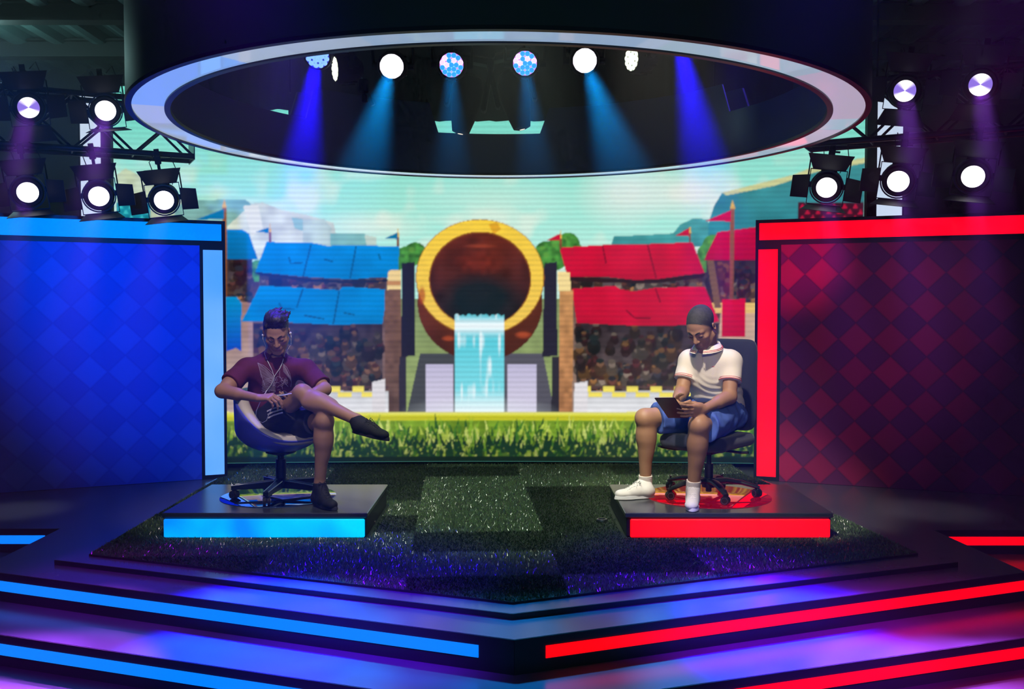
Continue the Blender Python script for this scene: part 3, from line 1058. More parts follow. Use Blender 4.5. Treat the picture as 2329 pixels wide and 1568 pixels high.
# glowing white columns behind the ends of the wings
WHT = emitter('white_panel_light', s2l((205, 222, 245)), 1.0)
for x0, x1, lab in ((184, 250, 'glowing white upright panel left of the video wall'), (1973, 2052, 'glowing white upright panel right of the video wall')):
    a, c = P(x0, 400, 9.3), P(x1, 400, 9.3)
    root = empty('light_column_panel', ((a[0] + c[0]) / 2, 9.3, Z2)); tag(root, lab, 'light panel', 'white panels beside the video wall')
    MB().box(((a[0] + c[0]) / 2, 9.36, 1.74), (c[0] - a[0] + .06, .08, 3.52)).build('frame', BLKM, root, world=True)
    MB().box(((a[0] + c[0]) / 2, 9.31, 1.75), (c[0] - a[0], .03, 3.46)).build('diffuser', WHT, root, world=True)

# black curtains added to keep the space behind the ring dark
dm = mat('black_velvet', s2l((18, 24, 27)), rough=.95, spec=.1)
def drape(x0, x1, y, z0, z1, label):
    n = 90
    xs = np.linspace(x0, x1, n)
    V = []
    for z in (z0, z1):
        for off in (0, .012):
            V += [(x, y + off + .025 * math.sin(x * 38), z) for x in xs]
    F = []
    for i in range(n - 1):
        F += [(i, i + 1, 2 * n + i + 1, 2 * n + i), (n + i, 3 * n + i, 3 * n + i + 1, n + i + 1), (i, n + i, n + i + 1, i + 1)]
    o = new_mesh('blackout_curtain', V, F, dm, smooth=True)
    return tag(o, label, 'curtain')
zb = P(1100, 275, 8.35)[2]
drape(P(655, 275, 8.35)[0], P(1930, 275, 8.35)[0], 8.35, zb, 4.18, 'wide black curtain added to black out the space above and behind the ring')
drape(P(470, 275, 8.45)[0], P(690, 275, 8.45)[0], 8.45, P(560, 249, 8.45)[2], 4.18, 'narrow black curtain hung higher, added to black out the left behind the ring')

# ================================================================== overhead ring
RC = (-.07, 5.745); RZ = 2.50
RO, RI = 2.055, 1.835
ring = empty('overhead_ring', (RC[0], RC[1], RZ))
tag(ring, 'huge round ceiling ring with a glowing pale underside hung over the stage', 'light ring')
NR = 160
m_drum = mat('gloss_black_drum', s2l((70, 82, 80)), rough=.5, spec=.35)
MB().lathe([(RO, -.012), (RO + .004, 0.004), (RO - .03, .004), (RO - .03, -.012)], n=NR, close=True).build('outer_rim', DARKMET, ring, smooth=True, auto=.5)
MB().lathe([(RI + .03, -.012), (RI + .03, .004), (RI - .004, .004), (RI, -.012)], n=NR, close=True).build('inner_rim', DARKMET, ring, smooth=True, auto=.5)
# liner: panels of different heights
t = np.arange(NR) * 2 * PI / NR
deg = np.degrees(np.arctan2(np.cos(t), np.sin(t)))     # 0 at the far side, positive to the right
hts = np.where((deg > -48) & (deg < -17.2), .53, np.where((deg >= -17.2) & (deg <= 10.8), .305, np.where((deg > 10.8) & (deg < 57), .50, .30)))
hto = np.where(np.abs(deg) < 72, hts, .52)
for nm_, r0_, hh_, mm_ in (('outer_shell', RO - .02, hto, m_drum), ('inner_liner', RI, hts, mat('satin_liner', s2l((84, 98, 102)), rough=.34, spec=.5))):
    V, F = [], []
    dr_ = .02 if nm_ == 'outer_shell' else .012
    for r in (r0_, r0_ + dr_):
        V += [(r * math.cos(a), r * math.sin(a), 0.0) for a in t]
    for r in (r0_, r0_ + dr_):
        V += [(r * math.cos(a), r * math.sin(a), h) for a, h in zip(t, hh_)]
    for i in range(NR):
        j = (i + 1) % NR
        F += [(i, j, 2 * NR + j, 2 * NR + i), (NR + i, 3 * NR + i, 3 * NR + j, NR + j), (2 * NR + i, 2 * NR + j, 3 * NR + j, 3 * NR + i)]
    new_mesh(nm_, V, F, mm_, ring, smooth=True, auto=.5)
# glowing underside; segment colours paint in blue and pinkish reflections
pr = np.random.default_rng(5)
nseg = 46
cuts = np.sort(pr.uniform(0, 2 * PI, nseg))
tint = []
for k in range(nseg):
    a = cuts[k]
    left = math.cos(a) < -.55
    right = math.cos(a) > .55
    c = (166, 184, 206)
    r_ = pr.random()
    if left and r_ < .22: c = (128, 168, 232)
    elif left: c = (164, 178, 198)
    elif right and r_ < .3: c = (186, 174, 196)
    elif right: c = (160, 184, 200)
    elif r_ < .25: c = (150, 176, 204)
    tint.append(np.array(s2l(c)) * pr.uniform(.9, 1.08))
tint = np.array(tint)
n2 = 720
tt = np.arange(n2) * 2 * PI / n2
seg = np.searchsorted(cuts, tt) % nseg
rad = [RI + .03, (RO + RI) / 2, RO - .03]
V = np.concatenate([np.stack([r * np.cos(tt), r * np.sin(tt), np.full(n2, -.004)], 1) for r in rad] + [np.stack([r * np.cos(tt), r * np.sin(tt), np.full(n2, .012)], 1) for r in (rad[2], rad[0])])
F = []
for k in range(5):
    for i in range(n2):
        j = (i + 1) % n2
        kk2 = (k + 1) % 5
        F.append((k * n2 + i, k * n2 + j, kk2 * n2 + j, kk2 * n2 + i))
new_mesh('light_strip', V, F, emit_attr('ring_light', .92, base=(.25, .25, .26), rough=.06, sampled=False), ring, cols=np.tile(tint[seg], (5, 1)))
for a in (40, 140, 220, 320):
    x, y = (RO - .06) * math.cos(math.radians(a)), (RO - .06) * math.sin(math.radians(a))
    MB().cyl((x, y, .5), (x, y, 1.72), .006, n=6).build('hanger_rod', DARKMET, ring)

# ================================================================== trusses
def truss(name, a, d, L, label, z=2.73, H=.44, D=.26, r=.024):
    a = np.array(a, float); d = np.array(d, float) / np.linalg.norm(d)
    nrm = np.array([-d[1], d[0]])
    if nrm[1] < 0: nrm = -nrm
    root = empty(name, (a[0], a[1], z)); tag(root, label, 'truss')
    pt = lambda s, y, h: np.array([a[0] + d[0] * s + nrm[0] * y, a[1] + d[1] * s + nrm[1] * y, z + h])
    m = mat('truss_metal', s2l((52, 54, 62)), rough=.32, metal=.85)
    for y in (0, D):
        for h in (0, H):
            MB().tube([pt(0, y, h), pt(L, y, h)], r, n=12).build('chord', m, root, smooth=True, world=True)
    b = MB()
    n = int(L / .46)
    for i in range(n + 1):
        s0, s1 = i * .46, min((i + 1) * .46, L)
        for y in (0, D):
            b.tube([pt(s0, y, 0), pt(s1, y, H)], .011, n=6)
            b.tube([pt(s0, y, H), pt(s1, y, 0)], .011, n=6)
        b.tube([pt(s0, 0, 0), pt(s0, D, 0)], .010, n=6); b.tube([pt(s0, 0, H), pt(s0, D, H)], .010, n=6)
        b.tube([pt(s0, 0, 0), pt(s1, D, 0)], .010, n=6)
    b.build('lacing', m, root, world=True)
    e = MB()
    e.slab([pt(0, -.03, -.03), pt(0, D + .03, -.03), pt(0, D + .03, H + .03), pt(0, -.03, H + .03)], (-d[0], -d[1], 0), .008)
    e.build('end_plate', m, root, world=True)
    for s in (.5, L * .5, L - .4):
        b = MB().tube([pt(s, D / 2, H), pt(s, D / 2, 4.2 - z)], .008, n=6)
        b.tube([pt(s, 0, H), pt(s, D, H)], .012, n=6)
        b.build('hanger_rod', DARKMET, root, world=True)
    return root, pt

LT0 = P(440, 355, 8.13); LT1 = P(0, 327, 7.5)
tl_, ptl = truss('lighting_truss', LT0[:2], LT1[:2] - LT0[:2], 4.0, 'black metal lighting truss above the blue side wall', z=2.72)
RT0 = P(1833, 325, 7.55); RT1 = P(2329, 288, 6.85)
tr_, ptr = truss('lighting_truss', RT0[:2], RT1[:2] - RT0[:2], 4.2, 'black metal lighting truss above the red side wall', z=2.72)

# ================================================================== theatre spotlights
def lens_mesh(r, lit):
    """domed lens: face normal -y"""
    nr, na = 9, 48
    V, Cc = [], []
    for i in range(nr):
        rr = r * i / (nr - 1)
        for j in range(na):
            a = 2 * PI * j / na
            V.append((rr * math.cos(a), -.02 * (1 - (rr / r) ** 2), rr * math.sin(a)))
            if lit: c = np.array([1.0, .97, 1.0]) * 1.5
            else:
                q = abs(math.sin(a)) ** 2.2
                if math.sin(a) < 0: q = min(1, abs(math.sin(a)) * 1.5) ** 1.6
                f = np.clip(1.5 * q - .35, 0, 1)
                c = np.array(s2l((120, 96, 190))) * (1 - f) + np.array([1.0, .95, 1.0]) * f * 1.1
            Cc.append(c)
    F = [(i * na + j, (i + 1) * na + j, (i + 1) * na + (j + 1) % na, i * na + (j + 1) % na) for i in range(nr - 1) for j in range(na)]
    return V, F, np.array(Cc)

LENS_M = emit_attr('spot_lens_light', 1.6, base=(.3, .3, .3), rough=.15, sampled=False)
FLAP = mat('barn_door_paint', s2l((20, 22, 30)), rough=.5, spec=.4)

def make_spot(lit, name='theatre_spotlight'):
    root = empty(name)
    r = .077
    b = MB()
    b.lathe([(.104, 0), (.112, .01), (.116, .03), (.118, .22), (.10, .27), (.06, .30)], n=28, R=rotx(-PI / 2))
    b.lathe([(r, .004), (.104, -.006), (.112, .01)], n=28, R=rotx(-PI / 2))
    for k in range(5): b.box((0, .07 + k * .035, .122), (.12, .012, .02))
    b.build('housing', BLKM, root, smooth=True, auto=.5)
    V, F, Cc = lens_mesh(r, lit)
    new_mesh('lens', V, F, LENS_M, root, smooth=True, cols=Cc)
    MB().lathe([(.118, 0), (.128, .0), (.128, .012), (.118, .012)], n=28, R=rotx(-PI / 2), close=True).build('gel_frame_ring', FLAP, root)
    fb = MB(); fb.box((0, .006, .134), (.27, .012, .006)); fb.box((0, .006, -.134), (.27, .012, .006)); fb.box((.134, .006, 0), (.006, .012, .27)); fb.box((-.134, .006, 0), (.006, .012, .27))
    fb.build('gel_frame', FLAP, root)
    # barn doors: top, bottom, sides
    def flap(w0, w1, ln, tilt, roll):
        R = roty(roll) @ rotx(0)
        c, s = math.cos(tilt), math.sin(tilt)
        q = [(-w0 / 2, -.004, .136), (w0 / 2, -.004, .136), (w1 / 2, -.004 - s * ln, .136 + c * ln), (-w1 / 2, -.004 - s * ln, .136 + c * ln)]
        q = [R @ np.array(p) for p in q]
        nv = R @ np.array([0, c, s])
        return MB().slab(q, nv, .003)
    flap(.24, .335, .165, .72, 0).build('barn_door', FLAP, root)
    flap(.24, .335, .165, 1.45 if lit == 1 else .8, PI).build('barn_door', FLAP, root)
    flap(.18, .165, .15, .62, PI / 2).build('barn_door', FLAP, root)
    flap(.18, .165, .15, .62, -PI / 2).build('barn_door', FLAP, root)
    y = MB()
    y.tube([(-.15, .12, 0), (-.15, .12, .20), (-.12, .12, .235), (.12, .12, .235), (.15, .12, .20), (.15, .12, 0)], .011, n=8, flat=.5)
    y.cyl((-.165, .12, 0), (-.115, .12, 0), .022); y.cyl((.115, .12, 0), (.165, .12, 0), .022)
    y.build('yoke', BLKM, root)
    return root

def clamp(root, up):
    """hook clamp and cable from the yoke up to the truss tube"""
    b = MB().cyl((0, .12, .23), (0, .12, up - .03), .013, n=10)
    b.box((0, .12, up - .055), (.05, .05, .07), bev=.006); b.cyl((.02, .12, up - .06), (.06, .12, up - .06), .008, n=8)
    b.lathe([(.024, -.02), (.034, -.02), (.034, .02), (.024, .02)], n=16, o=(0, .12, up), R=roty(PI / 2), close=True)
    b.build('clamp', BLKM, root, smooth=True, auto=.5)
    c = MB().tube([(-.05, .14, .2), (-.07, .15, .30), (-.03, .15, up - .04), (-.06, .14, up + .02)], .004, n=6)
    c.tube([(.08, .16, .1), (.13, .16, .22), (.10, .15, .34), (.05, .14, up)], .004, n=6)
    c.build('cable', RUBBER, root)

spots = [
    # px, py, Y, lit, yaw towards centre, row, label
    (65, 245, 7.40, 0, .42, 'u', 'spotlight with a pale violet lens at far left, upper row of left truss'),
    (240, 252, 7.62, 1, .38, 'u', 'spotlight with a white lens in the upper row of the left truss'),
    (63, 438, 7.40, 1, .42, 'd', 'spotlight with a white lens at far left, lower row above the blue wall'),
    (225, 447, 7.66, 1, .36, 'd', 'spotlight in front of the white panel, lower row above the blue wall'),
    (373, 456, 7.92, 1, .30, 'd', 'spotlight with open flaps nearest the video wall above the blue wall'),
    (2058, 207, 7.12, 0, -.36, 'u', 'spotlight with a pale violet lens beside the ring, upper row of right truss'),
    (2230, 193, 6.86, 0, -.42, 'u', 'spotlight with a pale violet lens at far right, upper row of right truss'),
    (1880, 427, 7.48, 1, -.30, 'd', 'spotlight with open flaps nearest the video wall above the red wall'),
    (2043, 413, 7.16, 1, -.36, 'd', 'spotlight in front of the white panel, lower row above the red wall'),
    (2213, 402, 6.88, 1, -.42, 'd', 'spotlight with a white lens at far right, lower row above the red wall'),
]
proto = {}
SPOTS = []
for px, py, Y, lit, yaw, row, lab in spots:
    if lit not in proto:
        proto[lit] = make_spot(lit); o = proto[lit]
    else:
        o = None
    SPOTS.append([px, py, Y, lit, yaw, row, lab, o])
# copies first, then clamps of their own length
for s in SPOTS:
    if s[7] is None: s[7] = copy_tree(proto[s[3]])
for px, py, Y, lit, yaw, row, lab, o in SPOTS:
    p = P(px, py, Y)
    o.location = p
    o.rotation_euler = (math.radians(14 if row == 'd' else 10), math.radians(-8 if px < 1164 else 8), yaw)
    tag(o, lab, 'spotlight', 'theatre spotlights on the trusses')
    tz = (2.72 if row == 'd' else 3.16)
    clamp(o, max(.29, tz - p[2] - .02))

# ================================================================== moving wash lights inside the ring
def hexcells(r):
    pts = [(0, 0)]
    for k in range(6): pts.append((.40 * r * math.cos(k * PI / 3), .40 * r * math.sin(k * PI / 3)))
    for k in range(12): pts.append((.79 * r * math.cos(k * PI / 6 + PI / 12), .79 * r * math.sin(k * PI / 6 + PI / 12)))
    return pts

def make_wash(kind):
    root = empty('moving_wash_light')
    r = .076
    b = MB().lathe([(r + .012, -.004), (r + .02, .01), (r + .022, .07), (r + .006, .13), (.05, .17), (.02, .175)], n=32, R=rotx(-PI / 2))
    b.lathe([(r, .004), (r + .012, -.004)], n=32, R=rotx(-PI / 2))
    for k in range(10):
        a = k * PI / 5
        b.box((math.cos(a) * (r + .02), .08, math.sin(a) * (r + .02)), (.012, .09, .012), R=roty(-a))
    b.build('head', BLKM, root, smooth=True, auto=.5)
    # lens plate
    na, nr = 48, 4
    pal = {'white': ((255, 250, 255), (250, 235, 255)), 'mix': ((206, 120, 240), (220, 170, 255)), 'blue': ((20, 20, 235), (120, 170, 255)), 'warm': ((150, 160, 130), (250, 255, 225))}[kind]
    st = {'white': 1.5, 'mix': 1.0, 'blue': 1.0, 'warm': 1.0}[kind]
    V = [(0, -.0055, 0)] + [(r * math.cos(j * 2 * PI / na), -.0055, r * math.sin(j * 2 * PI / na)) for j in range(na)]
    F = [(0, 1 + (j + 1) % na, 1 + j) for j in range(na)]
    V += [(x, .004, z) for x, y, z in V]
    F += [(na + 1, na + 2 + j, na + 2 + (j + 1) % na) for j in range(na)]
    new_mesh('lens_plate', V, F, LENS_M, root, cols=np.tile(np.array(s2l(pal[0])) * st * (.6 if kind == 'white' else .8 if kind == 'mix' else .35), (len(V), 1)))
    V, F, Cc = [], [], []
    rr = np.random.default_rng(2)
    for q, (x, z) in enumerate(hexcells(r)):
        base = len(V)
        n, m = 12, 4
        c0 = np.array(s2l(pal[1])) * st
        if kind == 'mix':
            low = z < -.2 * r
            c0 = np.array(s2l((40, 140, 215) if low or rr.random() < .35 else (235, 190, 255)))
        for i in range(m):
            a = PI / 2 * i / (m - 1)
            for j in range(n):
                f = 2 * PI * j / n
                V.append((x + .0172 * math.cos(a) * math.cos(f), -.0058 - .006 * math.sin(a), z + .0172 * math.cos(a) * math.sin(f)))
                e = 1.0 if i > 0 else (1.5 if kind == 'mix' else .55)
                Cc.append(np.minimum(c0 * e + (.35 if kind == 'mix' and i == 0 else 0), 2))
        F += [(base + i * n + j, base + (i + 1) * n + j, base + (i + 1) * n + (j + 1) % n, base + i * n + (j + 1) % n) for i in range(m - 1) for j in range(n)]
        F.append(tuple(base + (m - 1) * n + j for j in range(n)))
    new_mesh('led_cells', V, F, LENS_M, root, smooth=True, cols=np.array(Cc))
    # yoke and base overhead
    y = MB()
    y.tube([(-.125, .07, .0), (-.13, .08, .10), (-.11, .09, .16), (.11, .09, .16), (.13, .08, .10), (.125, .07, .0)], .018, n=8, flat=.6)
    y.cyl((-.135, .07, 0), (-.09, .07, 0), .024, n=12); y.cyl((.09, .07, 0), (.135, .07, 0), .024, n=12)
    y.build('yoke', BLKM, root, smooth=True, auto=.6)
    return root

def wash_base(root, p, top):
    """upright base plate that hangs from the pipe"""
    h = top - p[2]
    Ri = np.array(root.rotation_euler.to_matrix()).T
    b = MB()
    c = np.array([0, .09, .19])
    b.box((0, .09, .185), (.18, .15, .05), bev=.008)
    up = Ri @ np.array([0, 0, 1.0])
    b.cyl(c, c + up * max(h - .19, .04), .014, n=8)
    b.build('base', BLKM, root)

BARZ = 3.36
heads = [
    ('blue', 722, 128, 6.25, .0, .55, 'moving wash light glowing deep blue, leftmost inside the ring, cut by its rim'),
    ('warm', 764, 157, 6.30, 1.15, .1, 'wash light with a pale yellow lens turned sideways at the left inside the ring'),
    ('white', 891, 151, 6.25, .0, .25, 'wash light with a glaring white lens, leftmost white one inside the ring'),
    ('mix', 1027, 148, 6.25, .0, .22, 'wash light with mixed blue and pink cells, left of the middle inside the ring'),
    ('mix', 1194, 144, 6.25, .0, .22, 'wash light with mixed blue and pink cells, right of the middle inside the ring'),
    ('white', 1330, 138, 6.25, .0, .25, 'wash light with a glaring white lens, rightmost white one inside the ring'),
    ('warm', 1438, 134, 6.30, 1.1, .1, 'wash light with a pale yellow lens turned sideways at the right inside the ring'),
]
wproto = {}
HEADS = []
for kind, px, py, Y, yaw, pit, lab in heads:
    if kind not in wproto: wproto[kind] = make_wash(kind); HEADS.append((wproto[kind], kind, px, py, Y, yaw, pit, lab))
    else: HEADS.append((copy_tree(wproto[kind]), kind, px, py, Y, yaw, pit, lab))
for o, kind, px, py, Y, yaw, pit, lab in HEADS:
    p = P(px, py, Y)
    o.location = p
    o.rotation_euler = (pit, 0, -yaw if kind == 'warm' and px > 1000 else (yaw if kind != 'warm' else -yaw))
    bpy.context.view_layer.update()
    tag(o, lab, 'stage light', 'wash lights inside the ring')
    wash_base(o, p, BARZ)

# two beam heads hanging lower at the back
def make_beam():
    root = empty('moving_beam_light')
    b = MB().lathe([(.03, .0), (.062, .012), (.085, .10), (.105, .20), (.112, .32), (.09, .40), (.05, .43)], n=28)
    b.build('head', BLKM, root, smooth=True, auto=.6)
    V = [(0, 0, -.002)] + [(.03 * math.cos(j * PI / 12), .03 * math.sin(j * PI / 12), .001) for j in range(24)]
    new_mesh('lens', V, [(0, 1 + (j + 1) % 24, 1 + j) for j in range(24)], emitter('beam_lens_light', s2l((255, 240, 215)), 1.1), root)
    y = MB()
    y.box((-.135, 0, .36), (.035, .12, .36), bev=.012); y.box((.135, 0, .36), (.035, .12, .36), bev=.012); y.box((0, 0, .53), (.30, .12, .04), bev=.01)
    y.build('yoke', BLKM, root)
    b = MB(); b.box((0, 0, .60), (.30, .22, .10), bev=.012); b.box((0, .0, .66), (.10, .06, .03)); b.cyl((0, 0, .66), (0, 0, .78), .014, n=8)
    b.build('base', BLKM, root)
    return root
bm = make_beam()
BEAMS = []
for k, (px, py, tiltx, lab) in enumerate(((1047, 305, .18, 'black beam light pointing down in front of the teal gap, left one of the pair'),
                                          (1188, 295, -.22, 'black beam light pointing down in front of the teal gap, right one of the pair'))):
    o = bm if k == 0 else copy_tree(bm)
    o.location = P(px, py, 7.0); o.rotation_euler = (0, tiltx, 0)
    tag(o, lab, 'stage light', 'beam lights inside the ring'); BEAMS.append(o)

# pipes the fixtures hang from
def pipe(name, pts, r, label, m=DARKMET, rods=()):
    root = empty(name, pts[0]); tag(root, label, 'pipe')
    MB().tube(pts, r, n=12).build('tube', m, root, smooth=True, world=True)
    for x, y, z in rods:
        MB().cyl((x, y, z), (x, y, 4.23), .007, n=6).build('hanger_rod', DARKMET, root, world=True)
    return root
pipe('lighting_pipe', [(-1.75, 6.34, BARZ), (1.6, 6.34, BARZ)], .024, 'dark pipe carrying the row of wash lights inside the ring', rods=((-1.3, 6.34, BARZ), (0, 6.34, BARZ), (1.2, 6.34, BARZ)))
zb2 = BEAMS[0].location.z + .78
pipe('lighting_pipe', [(-1.5, 7.0, zb2), (1.3, 7.0, zb2)], .024, 'dark pipe carrying the two beam lights', rods=((-1.0, 7.0, zb2), (.9, 7.0, zb2)))
q0, q1, q2 = P(786, 118, 6.6), P(822, 185, 6.6), P(848, 240, 6.6)
pipe('diagonal_pipe', [q0 + (q0 - q1) * .6, q0, q1, q2], .017, 'pale metal pipe slanting down between the lamps at the left inside the ring', m=mat('galvanised_pipe', s2l((110, 140, 142)), rough=.35, metal=.8))
b = MB(); b.box(P(826, 196, 6.57), (.07, .06, .09), bev=.01); b.cyl(P(822, 190, 6.55), P(830, 225, 6.55), .012, n=8); b.box(P(829, 224, 6.55), (.035, .035, .05), bev=.006)
prop('pipe_clamp', b, BLKM, 'black clamp on the slanting pipe inside the ring', 'clamp')
# ================================================================== tub chair
PODZ = .1735
LEATHER = mat('cream_leather', s2l((222, 214, 204)), rough=.42, spec=.5, bump=.06, bscale=120)
SHELLB = mat('blue_lit_chair_shell', s2l((92, 100, 225)), rough=.32, spec=.5)  # shell assumed white; blue stage light is put into its colour

def caster(parent, x, y, yaw, m1, r=.027, z0=0.0, stem=.07):
    b = MB()
    d = np.array([math.cos(yaw), math.sin(yaw), 0.0])
    o = np.array([x, y, z0 + r])
    for s in (-1, 1):
        c = o + d * s * .014
        b.cyl(c - d * .009, c + d * .009, r, n=20); b.cyl(c + d * s * .009, c + d * s * .011, r * .6, n=16)
    b.box(o + np.array([0, 0, .012]), (.016, .034, .038), R=rotz(yaw), bev=.004)
    b.cyl(o + np.array([0, 0, .02]), o + np.array([0, 0, stem]), .007, n=8)
    o = b.build('caster', m1, parent, smooth=True, auto=.6)
    rim = MB()
    for s in (-1, 1):
        c = np.array([x, y, z0 + r]) + d * s * .0255
        rim.lathe([(r * .62, 0), (r * .8, 0), (r * .8, .001), (r * .62, .001)], n=20, o=c, R=frame(d) @ rotx(-PI / 2), close=True)
    rim.build('hub_ring', STEEL, o)
    return o

tub = empty('tub_chair', (-1.56, 6.50, PODZ), (0, 0, math.radians(62)))
tag(tub, 'white leather tub chair with a shell tinted as blue-lit on a five-legged swivel base', 'chair')
def rim_h(ph):      # ph = 0 at the front (-y)
    q = (1 - math.cos(ph)) / 2
    q = q ** 1.15
    return .405 + (.705 - .405) * (q * q * (3 - 2 * q))
def rim_r(ph):
    return .285 + .012 * (1 - math.cos(ph)) / 2, .285 + .02 * (1 - math.cos(ph)) / 2
def tub_pt(ph, t, inset=0.0, lift=0.0):
    a, b_ = rim_r(ph)
    h = rim_h(ph)
    zz = .305 + lift + (h - .305 - lift) * t ** 1.5
    zc = .47
    s = math.sqrt(max(0, 1 - (max(0, zc - zz) / (zc - .30)) ** 2)) * min(1, t * 8 + .1)
    lean = 1 + .10 * max(0, zz - .45)
    return np.array([math.sin(ph) * (a - inset) * s * lean, -math.cos(ph) * (b_ - inset) * s * lean, zz])
NP, NT = 64, 16
def tub_surface(layers):
    V, F = [], []
    for L in layers:
        for i in range(NP):
            V.append(L(2 * PI * i / NP))
    n = len(layers)
    for k in range(n - 1):
        for i in range(NP):
            j = (i + 1) % NP
            F.append((k * NP + i, k * NP + j, (k + 1) * NP + j, (k + 1) * NP + i))
    F.append(tuple(range(NP - 1, -1, -1))); F.append(tuple((n - 1) * NP + i for i in range(NP)))
    return V, F
lay = [lambda p, t=t: tub_pt(p, t) for t in np.linspace(.02, 1, NT)] + [lambda p, t=t: tub_pt(p, t, .014, .012) for t in np.linspace(1, .02, NT)]
V, F = tub_surface(lay)
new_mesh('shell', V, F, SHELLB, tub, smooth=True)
# padding: thick rolled upholstery inside the shell
def pad_pt(ph, k):
    q = (1 - math.cos(ph)) / 2
    th = .018 + .070 * min(1, q * 1.9)
    h = rim_h(ph)
    out = tub_pt(ph, .985, .010)
    n = np.array([-math.sin(ph), math.cos(ph), 0])
    lowz = .385
    prof = [(.006, -.03), (-.004, .004), (.006, .022), (.35 * th, .034), (.75 * th, .022), (th, -.01), (th * 1.05, -.06)]
    if k < len(prof):
        i, dz = prof[k]
        p = out + n * i + np.array([0, 0, dz if k < 6 else max(dz, lowz - h)])
        return p
    s = (k - len(prof) + 1) / 5
    p = pad_pt(ph, len(prof) - 1)
    z = p[2] + (lowz - p[2]) * s
    return np.array([p[0] * (1 - .12 * s), p[1] * (1 - .12 * s), z])
lay = [lambda p, k=k: pad_pt(p, k) for k in range(12)]
V, F = tub_surface(lay)
new_mesh('padding', V, F, LEATHER, tub, smooth=True)
b = MB().lathe([(.05, .33), (.14, .335), (.195, .36), (.228, .395), (.228, .425), (.205, .445), (.10, .452), (.0, .453)], n=48)
cs = b.build('seat_cushion', LEATHER, tub, smooth=True)
tt = np.linspace(0, 2 * PI, 61)
MB().tube([(.2295 * math.cos(a), .2295 * math.sin(a), .408) for a in tt], .0035, n=6).build('seam', mat('seam_thread', s2l((120, 112, 104)), rough=.8), cs)
b = MB().cyl((0, 0, .10), (0, 0, .255), .034, n=24); b.cyl((0, 0, .235), (0, 0, .305), .022, n=20); b.lathe([(.10, .312), (.10, .30), (.05, .285), (.03, .28)], n=28)
b.build('post', DARKMET, tub, smooth=True, auto=.5)
b = MB().lathe([(.05, .075), (.052, .115), (.04, .125), (.0, .125)], n=24)
b.build('hub', DARKMET, tub, smooth=True, auto=.5)
off = -tub.rotation_euler[2]
for k in range(5):
    a = math.radians(194 + 72 * k) + off
    d = np.array([math.cos(a), math.sin(a), 0])
    L = .325
    b = MB()
    p0, p1 = d * .03, d * L
    sx_ = np.array([-d[1], d[0], 0])
    for (w0, w1, z0a, z1a, z0b, z1b, nm, mm) in ((.024, .017, .062, .112, .060, .088, 'leg', DARKMET),):
        q = [p0 - sx_ * w0 + [0, 0, z0a], p0 + sx_ * w0 + [0, 0, z0a], p0 + sx_ * w0 + [0, 0, z1a], p0 - sx_ * w0 + [0, 0, z1a],
             p1 - sx_ * w1 + [0, 0, z0b], p1 + sx_ * w1 + [0, 0, z0b], p1 + sx_ * w1 + [0, 0, z1b], p1 - sx_ * w1 + [0, 0, z1b]]
        b.add(q, [(3, 2, 1, 0), (4, 5, 6, 7), (0, 1, 5, 4), (1, 2, 6, 5), (2, 3, 7, 6), (3, 0, 4, 7)])
    lg = b.build('leg', DARKMET, tub)
    t_ = MB()
    for s in (-1, 1):
        t_.tube([p0 + sx_ * s * .024 + [0, 0, .113], p1 + sx_ * s * .017 + [0, 0, .089]], .0035, n=6)
    t_.build('polished_edge', STEEL, lg)
    caster(tub, d[0] * (L - .02), d[1] * (L - .02), a + .9 + k, RUBBER, z0=0)

# ================================================================== office chair
CLOTH = mat('black_chair_cloth', s2l((26, 29, 54)), rough=.9, bump=.25, bscale=300, sheen=.2)
PLAST = mat('black_plastic', s2l((22, 23, 27)), rough=.45)
off_ = empty('office_chair', (1.335, 6.53, PODZ), (0, 0, math.radians(-40)))
tag(off_, 'black fabric office chair with a tall backrest on a five-star base with casters', 'chair')
s = SDF((-.30, -.32, .30), (.30, .32, .50), .007)
s.box((0, -.02, .385), (.245, .235, .045), rad=.042, k=.01)
s.ell((0, -.22, .365), (.20, .07, .03), k=.05)
V, Q = s.verts(2); new_mesh('seat', V, Q, CLOTH, off_, smooth=True)
# backrest: slightly dished slab with rounded corners
def backrest():
    nu, nv = 28, 34
    W2, H2 = .232, .315
    V, F = [], []
    def sp(v): return math.copysign(abs(v) ** 1.0, v)
    pts = []
    for side in (0, 1):
        for i in range(nv):
            for j in range(nu):
                u = -1 + 2 * j / (nu - 1); v = -1 + 2 * i / (nv - 1)
                # rounded rectangle
                e = 7.0
                k = (abs(u) ** e + abs(v) ** e) ** (1 / e)
                m = max(abs(u), abs(v))
                f = m / k if k > 1e-6 else 1
                x, z = u * f * W2, v * f * H2
                edge = min(1, (1 - m) * 6)
                thick = .012 + .032 * math.sqrt(max(edge, 0)) if side == 0 else .006 + .022 * math.sqrt(max(edge, 0))
                y = .235 - .05 * (1 - (u ** 2)) * -0.35 + .05 * ((v + .25) ** 2) * .6
                y = .225 + .03 * (1 - u * u) + .02 * (v + .3) ** 2
                pts.append((x, y + (-thick if side == 0 else thick), .745 + z))
    n = nu * nv
    for side in (0, 1):
        for i in range(nv - 1):
            for j in range(nu - 1):
                a = side * n + i * nu + j
                q = (a, a + 1, a + nu + 1, a + nu)
                F.append(q if side == 0 else q[::-1])
    bd = [(0, j) for j in range(nu)] + [(i, nu - 1) for i in range(1, nv)] + [(nv - 1, j) for j in range(nu - 2, -1, -1)] + [(i, 0) for i in range(nv - 2, 0, -1)]
    for k in range(len(bd)):
        a = bd[k][0] * nu + bd[k][1]; c = bd[(k + 1) % len(bd)]; c = c[0] * nu + c[1]
        F.append((a, n + a, n + c, c))
    return pts, F
